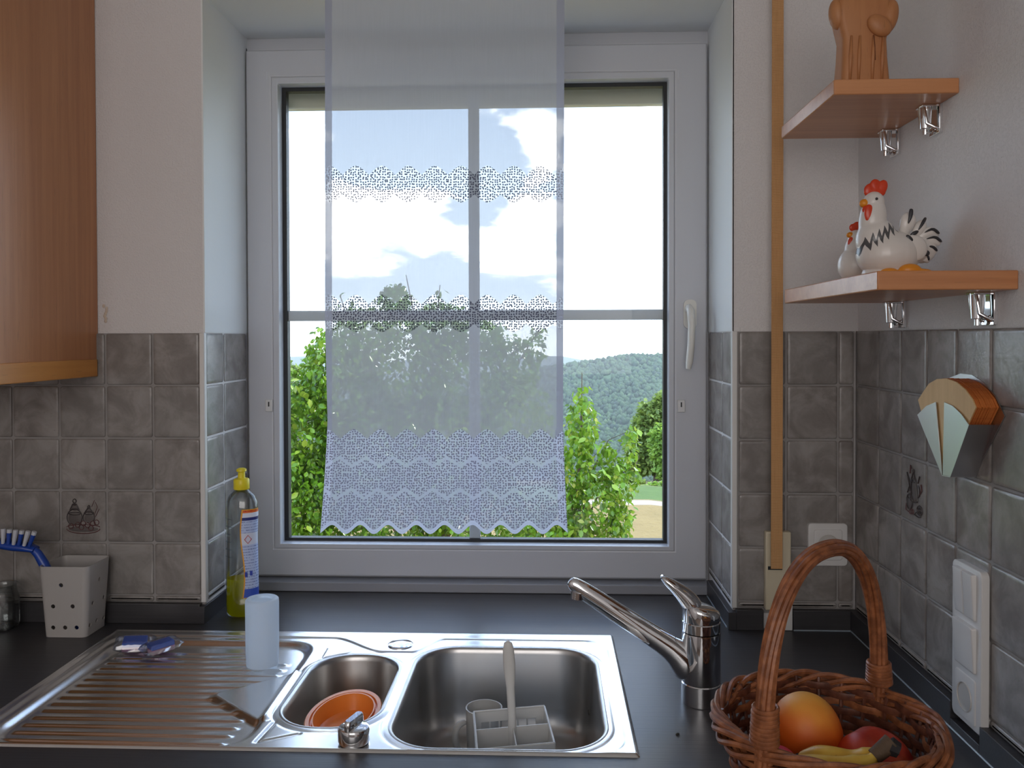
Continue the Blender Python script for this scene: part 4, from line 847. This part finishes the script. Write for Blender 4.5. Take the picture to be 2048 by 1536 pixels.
def chicken(bpx,bpy,Y,k,label,big):
    base=onY(bpx,bpy,Y); zs=S2[4]; s=Y/F*k
    def W(px,py,dy=0): return (base[0]+(px-bpx)*s,Y+dy*s,zs+(bpy-py)*s)
    def E(px,py,rx,rz,ry_,dy=0,rot=0): return ell(W(px,py,dy),(rx*s,ry_*s,rz*s),(0,rot,0),28,16)
    e=empty('chicken_figurine',(base[0],Y,zs),label,'figurine')
    body=[E(1775,492,62,50,50),E(1752,462,40,44,36),E(1745,422,27,48,24,0,.12),E(1747,386,21,22,18),E(1818,480,42,30,30,0,.3),E(1780,530,56,16,40)]
    if big: body+=[E(1838,480,34,30,20,0,.3)]
    mk('body',J(*body),chick_mat('white_glaze_painted' if big else 'white_glaze',((-72*s*1000,(bpy-482)*s*1000,10*s*1000,(bpy-430)*s*1000) if big else None)),parent=e,remesh=.0016)
    cm_=[E(1738,362,11,14,5,0,.2),E(1750,354,12,15,5),E(1763,357,11,17,5,0,.4),E(1752,366,19,11,5.5)]
    mk('comb',J(*cm_),M_ORED,parent=e,remesh=.001)
    mk('beak',E(1727,389,10,9,8,-4),M_BEAK,parent=e,smooth=3)
    mk('wattle',J(E(1733,412,11,20,5,-16,-.1),E(1729,402,8,10,5,-8)),M_ORED,parent=e,remesh=.001)
    mk('eye',E(1746,382,2.8,2.8,2.5,-18.2),M_BLK,parent=e)
    mk('foot',J(E(1802,527,22,13,14,-42),E(1826,532,20,8,14,-42),E(1762,531,18,9,14,-42)),M_BEAK,parent=e,remesh=.0014)
    if big:
        fe=[((1802,455),(1812,425),(1815,408),17),((1820,462),(1835,440),(1845,424),13),((1824,466),(1855,446),(1872,458),13),((1826,474),(1860,462),(1877,474),12),((1828,484),(1856,482),(1868,492),12),((1826,494),(1848,500),(1852,510),10)]
        for a,b,c,wd in fe:
            P=[W(*a,-6),W((a[0]+b[0])/2,(a[1]+b[1])/2,-10),W(*b,-10),W((b[0]+c[0])/2,(b[1]+c[1])/2-1,-8),W(*c,-6)]
            f_=mk('tail_feather',tube(P,[wd*s*.5,wd*s*.8,wd*s*1.0,wd*s*.85,wd*s*.3],12,flat=.6,upv=(0,1,0)),chick_mat('white_glaze_f',None),parent=e,smooth=2,sub=1)
            P2=[np.array(p)+np.array([0,-wd*s*.62,wd*s*.38]) for p in P[1:]]
            mk('feather_stripe',tube(P2,[wd*s*.08,wd*s*.26,wd*s*.30,wd*s*.22],8,flat=.7,upv=(0,1,0)),M_BLK,parent=f_,smooth=2,sub=1)
        for (x,y,r1,r2,ro) in ((1806,465,11,5,.9),(1818,452,9,4,-.5),(1836,478,3,9,-.6),(1842,492,6,6,.2)):
            mk('wing_mark',E(x,y,r1,r2,3,-32 if x<1815 else -24,ro),M_BLK,parent=e,smooth=2)
        mk('wing',E(1815,482,28,26,10,-26,.5),chick_mat('white_glaze_w',None),parent=e,smooth=2)
chicken(1785,545,1.335,.97,'large white ceramic rooster with black feather marks on the lower shelf',True)
# small hen behind to the left
def chicken2():
    Y=1.415; bpx,bpy=1712,552; base=onY(bpx,bpy,Y); zs=S2[4]; s=Y/F
    def W(px,py,dy=0): return (base[0]+(px-bpx)*s,Y+dy*s,zs+(bpy-py)*s)
    def E(px,py,rx,rz,ry_,dy=0,rot=0): return ell(W(px,py,dy),(rx*s,ry_*s,rz*s),(0,rot,0),24,14)
    e=empty('chicken_figurine',(base[0],Y,zs),'small plain white ceramic hen half hidden behind the rooster','figurine')
    mk('body',J(E(1714,515,37,38,32),E(1712,485,22,30,20),E(1712,462,16,17,14),E(1745,505,26,22,18)),chick_mat('white_glaze_small',None),parent=e,remesh=.0015)
    mk('comb',J(E(1706,441,8,8,3),E(1714,438,9,9,3),E(1722,441,8,8,3)),M_ORED,parent=e,remesh=.001)
    mk('beak',E(1700,456,8,6,6,-3),M_BEAK,parent=e,smooth=3); mk('wattle',E(1701,471,8,11,4,-8),M_ORED,parent=e,smooth=3)
    mk('eye',E(1714,454,2.2,2.2,2,-14),M_BLK,parent=e); mk('foot',E(1728,549,16,7,12,-20),M_BEAK,parent=e,smooth=3)
chicken2()
# ---------------------------------------------------------------- carved figure
def figure():
    Y=1.36; zs=S1[4]; s=Y/F; base=onY(1722,140,Y)
    def W(px,py,dy=0): return np.array([base[0]+(px-1722)*s,Y+dy*s,zs+(140-py)*s])
    e=empty('carved_figure',(base[0],Y,zs),'carved limewood robed figure standing on the upper shelf','figurine')
    sec=[(1722,140,47,30),(1722,120,46,30),(1722,80,43,28),(1722,45,42,26),(1721,20,47,26),(1721,-5,52,27),(1721,-30,50,25),(1721,-50,38,22),(1721,-58,16,14)]
    L=[]
    for px,py,hw_,hd_ in sec:
        c=W(px,py); lp=rrect(0,0,hw_*s,hd_*s,12*s,0,5)
        L.append([c+np.array([p[0],p[1],0]) for p in lp])
    mk('robe',J(loft(L)),M_CARVED,parent=e,smooth=1.2)
    mk('robe_fold',J(*[tube([W(x,130,-29),W(x+2,80,-28),W(x+4,40,-27)],[3*s,4*s,2*s],8) for x in (1690,1706,1732,1750)]),M_CARVED,parent=e,smooth=2)
    mk('arm',J(ell(W(1746,22,-28),(26*s,12*s,19*s),(0,.7,0)),ell(W(1770,0,-14),(17*s,16*s,34*s),(0,.2,0)),ell(W(1672,-8,-8),(15*s,18*s,30*s),(0,-.1,0))),M_CARVED,parent=e,remesh=.0016)
    mk('cord',tube([W(1735,40,-29.5),W(1737,60,-30),W(1738,88,-30)],.0008,6),pm('dark_carving_line',hexc(110,60,30),.6),parent=e)
    mk('head',J(ell(W(1721,-80),(26*s,26*s,30*s)),ell(W(1721,-108),(34*s,34*s,10*s)),ell(W(1721,-78,-26),(4*s,5*s,7*s))),M_CARVED,parent=e,remesh=.0016)
figure()
# ---------------------------------------------------------------- outside: ground
def gz(Y): return np.interp(Y,[2.1,13,40,70,200,500,620,900,1300],[-1.75,-1.95,-6.2,-14,-60,-105,-92,-34,-60])
def outdoors():
    m,nt,out=newmat('meadow'); v=coord(nt,'Object'); sp=nt.nodes.new('ShaderNodeSeparateXYZ'); nt.links.new(v,sp.inputs[0]); X=S(nt,sp.outputs[0]); Yc=S(nt,sp.outputs[1])
    n=noise(nt,v,2.2,6,.7); n2=noise(nt,v,.35,3); 
    dry=mixc(nt,n,hexc(118,100,56),hexc(160,138,88)); gr=mixc(nt,n,hexc(58,84,26),hexc(92,120,44))
    q=Yc+n2*1.6+X*.25; c=mixc(nt,ss(q,14.0,14.3),dry,gr); pth=ss(q,13.55,13.65)*(1.-ss(q,13.95,14.1)); c=mixc(nt,pth,c,hexc(170,160,148)); c=mixc(nt,ss(Yc+n2*8.,26.,34.)*.6,c,hexc(130,110,80)); c=mixc(nt,ss(Yc,60.,90.),c,hexc(60,90,50))
    p=principled(nt,out,c,.9); nt.links.new(bump(nt,noise(nt,v,9,5,.7),.8,.05),p.inputs['Normal'])
    ys=np.concatenate([np.linspace(2.2,14,30),np.linspace(15,70,40),np.linspace(75,1300,60)]); V=[];Fc=[]; nx=40
    for j,Y in enumerate(ys):
        half=6+Y*.75
        for i in range(nx+1):
            x=-half+2*half*i/nx; V.append((x,Y,gz(Y)+.06*math.sin(x*1.7+Y*.9)*min(1,Y/20)+(.02*Y*math.sin(x/(8+Y*.12)) if Y>100 else 0)))
    for j in range(len(ys)-1):
        for i in range(nx): a=j*(nx+1)+i; Fc.append((a,a+1,a+nx+2,a+nx+1))
    mk('ground',(np.array(V),Fc),m,kind='structure',smooth=3,org=(0,0,0))
outdoors()
# ---------------------------------------------------------------- outside: leaves
def leafmat(name,c0,c1,c2,glint=.25,tl=.45):
    m,nt,out=newmat(name); at=nt.nodes.new('ShaderNodeAttribute'); at.attribute_name='tone'; oi=nt.nodes.new('ShaderNodeObjectInfo'); t=(S(nt,at.outputs['Fac'])+S(nt,oi.outputs['Random'])*.0)
    g=noise(nt,coord(nt,'Object'),3.1,2); f=(t*.75+g*.3).clamp()
    c=mixc(nt,ss(f,.1,.6),c0,c1); c=mixc(nt,ss(f,.72,1.),c,c2)
    p=principled(nt,out,c,glint); nt.links
    tr=nt.nodes.new('ShaderNodeBsdfTranslucent'); nt.links.new(mixc(nt,.5,c,(.45,.60,.08)),tr.inputs[0]); mx=nt.nodes.new('ShaderNodeMixShader'); mx.inputs[0].default_value=tl; nt.links.new(p.outputs[0],mx.inputs[1]); nt.links.new(tr.outputs[0],mx.inputs[2]); nt.links.new(mx.outputs[0],out.inputs[0]); return m
LV=np.array([(0,0,0),(.28,.30,.05),(.30,.62,.06),(0,1,-.06),(-.30,.62,.06),(-.28,.30,.05),(0,.32,-.02),(0,.64,-.03)]); LF=[(0,1,6),(0,6,5),(1,2,7,6),(6,7,4,5),(2,3,7),(7,3,4)]
def randrot(n,droop=.6):
    yaw=rng.uniform(0,2*PI,n); pitch=rng.normal(-droop,.55,n); roll=rng.normal(0,.7,n); out=np.zeros((n,3,3))
    cy,sy=np.cos(yaw),np.sin(yaw); cp,sp=np.cos(pitch),np.sin(pitch); cr,sr=np.cos(roll),np.sin(roll); z=np.zeros(n); o=np.ones(n)
    Rz=np.stack([cy,-sy,z,sy,cy,z,z,z,o],-1).reshape(n,3,3); Rx=np.stack([o,z,z,z,cp,-sp,z,sp,cp],-1).reshape(n,3,3); Ry=np.stack([cr,z,sr,z,o,z,-sr,z,cr],-1).reshape(n,3,3)
    return Rz@Rx@Ry
def leaves(P,size,mat,name,par,droop=.6):
    n=len(P); Rm=randrot(n,droop); sz=size*rng.uniform(.65,1.25,n); V=np.einsum('nij,kj->nki',Rm,LV)*sz[:,None,None]+P[:,None,:]
    V=V.reshape(-1,3); Fc=[]
    for i in range(n): Fc+=[tuple(a+8*i for a in f) for f in LF]
    ob=mk(name,(V,Fc),mat,parent=par,smooth=0); 
    ob.data.shade_smooth()
    at=ob.data.attributes.new('tone','FLOAT','POINT'); at.data.foreach_set('value',np.repeat(rng.uniform(0,1,n),8).astype(np.float32)); ob['kind']='stuff'; return ob
def blobpts(bl,dens=1.):
    """bl: (px,py,Y,rx,rz,n) clumps of the crown; returns points through each clump, denser at its skin"""
    out=[]
    for px,py,Y,rx,rz,n in bl:
        c=onY(px,py,Y); s=Y/F; n=int(n*dens); u=rng.normal(size=(n,3)); u/=np.linalg.norm(u,axis=1)[:,None]; r=rng.uniform(.25,1,n)**.45
        out.append(c+u*r[:,None]*np.array([rx*s,min(rx,rz)*s*.9+.08,rz*s]))
    return np.vstack(out)
M_BARK=pm('grey_brown_bark',(.12,.085,.06),.85,0,.6,60,.2)
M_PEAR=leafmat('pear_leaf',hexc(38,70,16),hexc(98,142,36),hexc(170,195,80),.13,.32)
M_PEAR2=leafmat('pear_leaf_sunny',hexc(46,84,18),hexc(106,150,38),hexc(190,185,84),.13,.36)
def branches(par,root,tips,r0):
    for tpt in tips:
        a=np.array(root,float); b=np.array(tpt,float); m1=a+(b-a)*.35+np.array([0,0,.15])+rng.normal(0,.05,3); m2=a+(b-a)*.7+np.array([0,0,.10])+rng.normal(0,.05,3)
        mk('branch',tube([a,m1,m2,b],[r0,r0*.7,r0*.45,r0*.15],6),M_BARK,parent=par)
def leaf_objs(par,P,size,mat,n=250):
    ms=[]
    for k in range(4):
        me=bpy.data.meshes.new('leaf'); V=LV*size*(.8+.15*k); V=V+np.array([0,0,.01*k]); me.from_pydata(V.tolist(),[],LF); me.shade_smooth(); me.materials.append(mat)
        at=me.attributes.new('tone','FLOAT','POINT'); at.data.foreach_set('value',np.full(8,.2+.25*k,np.float32)); ms.append(me)
    Rm=randrot(len(P),.7)
    for i,p in enumerate(P[:n]): inst('leaf',ms[i%4],p,par,tuple(Matrix(Rm[i].tolist()).to_euler()))
# main pear tree
g0=onY(860,1100,5.2); pt=empty('pear_tree',(g0[0],5.2,gz(5.2)),'big leafy pear tree growing outside directly behind the curtain','tree')
main=[(800,740,5.2,120,110,1500),(930,760,5.3,120,110,1500),(680,780,5.0,90,120,1200),(610,860,4.9,70,130,1300),(740,900,5.1,130,120,1500),(900,900,5.1,150,120,1500),(1020,850,5.2,90,110,900),(1030,740,5.3,50,70,350),(790,600,5.4,32,34,220),(880,650,5.3,60,50,500),(730,670,5.3,70,60,500),(650,720,5.1,40,70,300),(640,1000,4.9,90,90,1300),(790,1030,5.0,120,80,1200),(960,1030,5.0,130,80,1200),(1070,690,5.3,22,40,70),(960,680,5.3,60,55,350),(600,1000,4.8,50,120,800)]
P=blobpts(main,1.7); 
for px,py in ((812,560),(880,575),(680,585),(700,600),(760,580),(855,600),(1085,650),(640,670)):
    k=14; a=onY(px,py,5.3); t=rng.uniform(0,1,k); P=np.vstack([P,a+np.stack([rng.normal(0,.02,k),rng.normal(0,.03,k),-t*.22],-1)])
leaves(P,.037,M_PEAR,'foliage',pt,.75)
mk('trunk',tube([(g0[0],5.3,gz(5.2)),(g0[0]+.05,5.3,-1.0),(g0[0]-.03,5.3,-.2),(g0[0],5.3,.35)],[.09,.07,.05,.02],8),M_BARK,parent=pt)
branches(pt,(g0[0],5.3,-1.0),[onY(x,y,5.2) for x,y in ((620,760),(700,640),(812,550),(880,570),(1040,680),(1085,650),(600,900),(1050,830),(680,590),(950,700))],.016)
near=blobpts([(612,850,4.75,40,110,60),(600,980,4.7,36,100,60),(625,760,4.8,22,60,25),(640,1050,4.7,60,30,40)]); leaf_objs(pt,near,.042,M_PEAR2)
# right-hand shrub
g1=onY(1180,1100,4.6); ps=empty('pear_sapling',(g1[0],4.6,gz(4.6)),'smaller pear sapling with sunlit leaves outside the right part of the window','tree')
shr=[(1165,850,4.6,34,60,170),(1150,940,4.6,48,60,260),(1185,1010,4.6,66,70,330),(1130,1040,4.6,60,60,260),(1215,920,4.6,24,40,70),(1245,960,4.6,38,50,140),(1240,1040,4.6,26,30,90),(1100,1060,4.5,70,40,260),(1262,880,4.6,14,34,36),(1215,1070,4.6,50,18,60)]
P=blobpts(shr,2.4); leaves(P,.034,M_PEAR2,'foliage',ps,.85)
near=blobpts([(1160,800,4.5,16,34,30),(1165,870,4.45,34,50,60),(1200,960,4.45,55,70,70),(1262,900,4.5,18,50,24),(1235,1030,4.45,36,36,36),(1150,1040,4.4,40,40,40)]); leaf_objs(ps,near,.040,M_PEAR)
mk('trunk',tube([(g1[0],4.65,gz(4.6)),(g1[0]-.02,4.65,-1.2),onY(1155,1000,4.65),onY(1162,880,4.65),onY(1164,745,4.65)],[.03,.024,.014,.008,.002],7),M_BARK,parent=ps)
branches(ps,onY(1150,1090,4.65),[onY(x,y,4.6) for x,y in ((1262,860),(1280,910),(1240,1000),(1200,900),(1130,960))],.006)
# bushes and trees in the middle distance
def bushy(name,blob,leaf,mat,label,dens=1.):
    px,py,Y=blob[0][:3]; c=onY(px,py,Y); t=empty(name,(c[0],Y,gz(Y)),label,'tree' if 'tree' in name else 'bush',)
    leaves(blobpts(blob,dens),leaf,mat,'foliage',t,.2); mk('trunk',tube([(c[0],Y,gz(Y)-.1),(c[0]+.1,Y,(gz(Y)+c[2])/2),(c[0],Y,c[2])],[.15,.12,.05],7),M_BARK,parent=t); return t
M_MID=leafmat('olive_foliage',hexc(70,96,44),hexc(128,150,74),hexc(160,174,100),.5,.3); M_MID2=leafmat('bright_foliage',hexc(84,124,44),hexc(140,176,74),hexc(180,200,110),.5,.35)
bushy('deciduous_tree',[(1312,860,38,48,62,5200),(1290,900,38,40,50,3400),(1335,830,38,40,50,3000),(1365,900,38,60,80,3500)],.22,M_MID,'rounded olive-green tree beyond the meadow at the right window edge')
bushy('deciduous_tree',[(1325,890,33,26,46,3300),(1345,930,33,36,40,3300)],.17,M_MID2,'bright green smaller tree in front of the olive-green one')
bushy('hedge_bush',[(1310,985,27,26,20,1700),(1345,975,27,26,24,1500)],.12,M_MID2,'low light green bush at the meadow edge')
bushy('hedge_bush',[(1262,968,30,30,14,1300),(1225,962,31,34,16,1300)],.12,M_MID,'low dark bush row left of the light green bush')
bushy('deciduous_tree',[(585,800,26,40,70,4000),(620,790,28,50,40,2600),(560,760,27,40,40,2000)],.17,M_MID,'blue-green tree mass beyond the pear tree at the left window edge')
# forested hill
def forest():
    bm=bmesh.new(); bmesh.ops.create_icosphere(bm,subdivisions=1,radius=1); iv=np.array([v.co[:] for v in bm.verts]); bmv=[tuple(v.index for v in f.verts) for f in bm.faces]; bm.free()
    n=13000; Y=rng.uniform(480,930,n); X=rng.uniform(-.42,.30,n)*Y*1.0; r=rng.uniform(1.5,2.9,n); z=gz(Y)+.02*Y*np.sin(X/(8+Y*.12))+r*.4
    ridge=np.interp(X/Y,[-.4,-.05,0,.05,.1,.14,.2],[0,0,2,1,2,-2,-4]); z=z+ridge*(Y-480)/420
    V=(iv[None]*np.stack([r,r,r*1.25],-1)[:,None,:]*rng.uniform(.8,1.2,(n,len(iv),1))+np.stack([X,Y,z],-1)[:,None,:]).reshape(-1,3)
    Fc=[tuple(a+len(iv)*i for a in f) for i in range(n) for f in bmv]
    m=leafmat('forest_crowns',hexc(28,54,32),hexc(52,80,40),hexc(76,100,54),.8,.05)
    ob=mk('hillside_forest',(V,Fc),m,smooth=3,label='distant forested hillside seen right of the curtain under the hazy horizon',cat='forest',kind='stuff')
    at=ob.data.attributes.new('tone','FLOAT','POINT'); at.data.foreach_set('value',np.repeat(rng.uniform(0,1,n),len(iv)).astype(np.float32))
forest()
# far ridge and coast haze
V=[];Fc=[]
for i in range(61):
    x=-1700+3000*i/60; top=-62+12*math.sin(i*.45)+6*math.sin(i*1.3); V+=[(x,2600,-300),(x,2600,top),(x,3200,-300)]
for i in range(60): a=3*i; Fc+=[(a,a+3,a+4,a+1),(a+1,a+4,a+5,a+2)]
mk('distant_ridge',(np.array(V),Fc),pm('far_hills',(.10,.14,.10),.9),kind='structure',smooth=3)
# village house on the hill
hp=onY(1134,757,880); hs=empty('far_house',(hp[0],880,hp[2]-3),'tiny pale house with reddish roof on the far hill ridge','house')
mk('wall',box(hp[0]-5,hp[0]+5,876,884,hp[2]-3,hp[2]+1),pm('pale_render',(.7,.66,.6),.8),parent=hs,smooth=0)
mk('roof',prism([(hp[0]-6,875,hp[2]+1),(hp[0]+6,875,hp[2]+1),(hp[0],875,hp[2]+4.5)],(0,10,0)),pm('red_roof',(.4,.14,.09),.8),parent=hs,smooth=0)
# aerial haze over the valley: one thin real volume
def haze():
    m,nt,out=newmat('valley_haze'); vs=nt.nodes.new('ShaderNodeVolumePrincipled'); vs.inputs['Density'].default_value=.00024; vs.inputs['Color'].default_value=(.86,.93,1,1); vs.inputs['Anisotropy'].default_value=.1; nt.links.new(vs.outputs[0],out.inputs['Volume'])
    mk('haze',box(-2400,2400,60,3300,-320,60),m,smooth=0,kind='stuff',label='thin blue haze filling the valley in front of the hills',cat='haze')
haze()
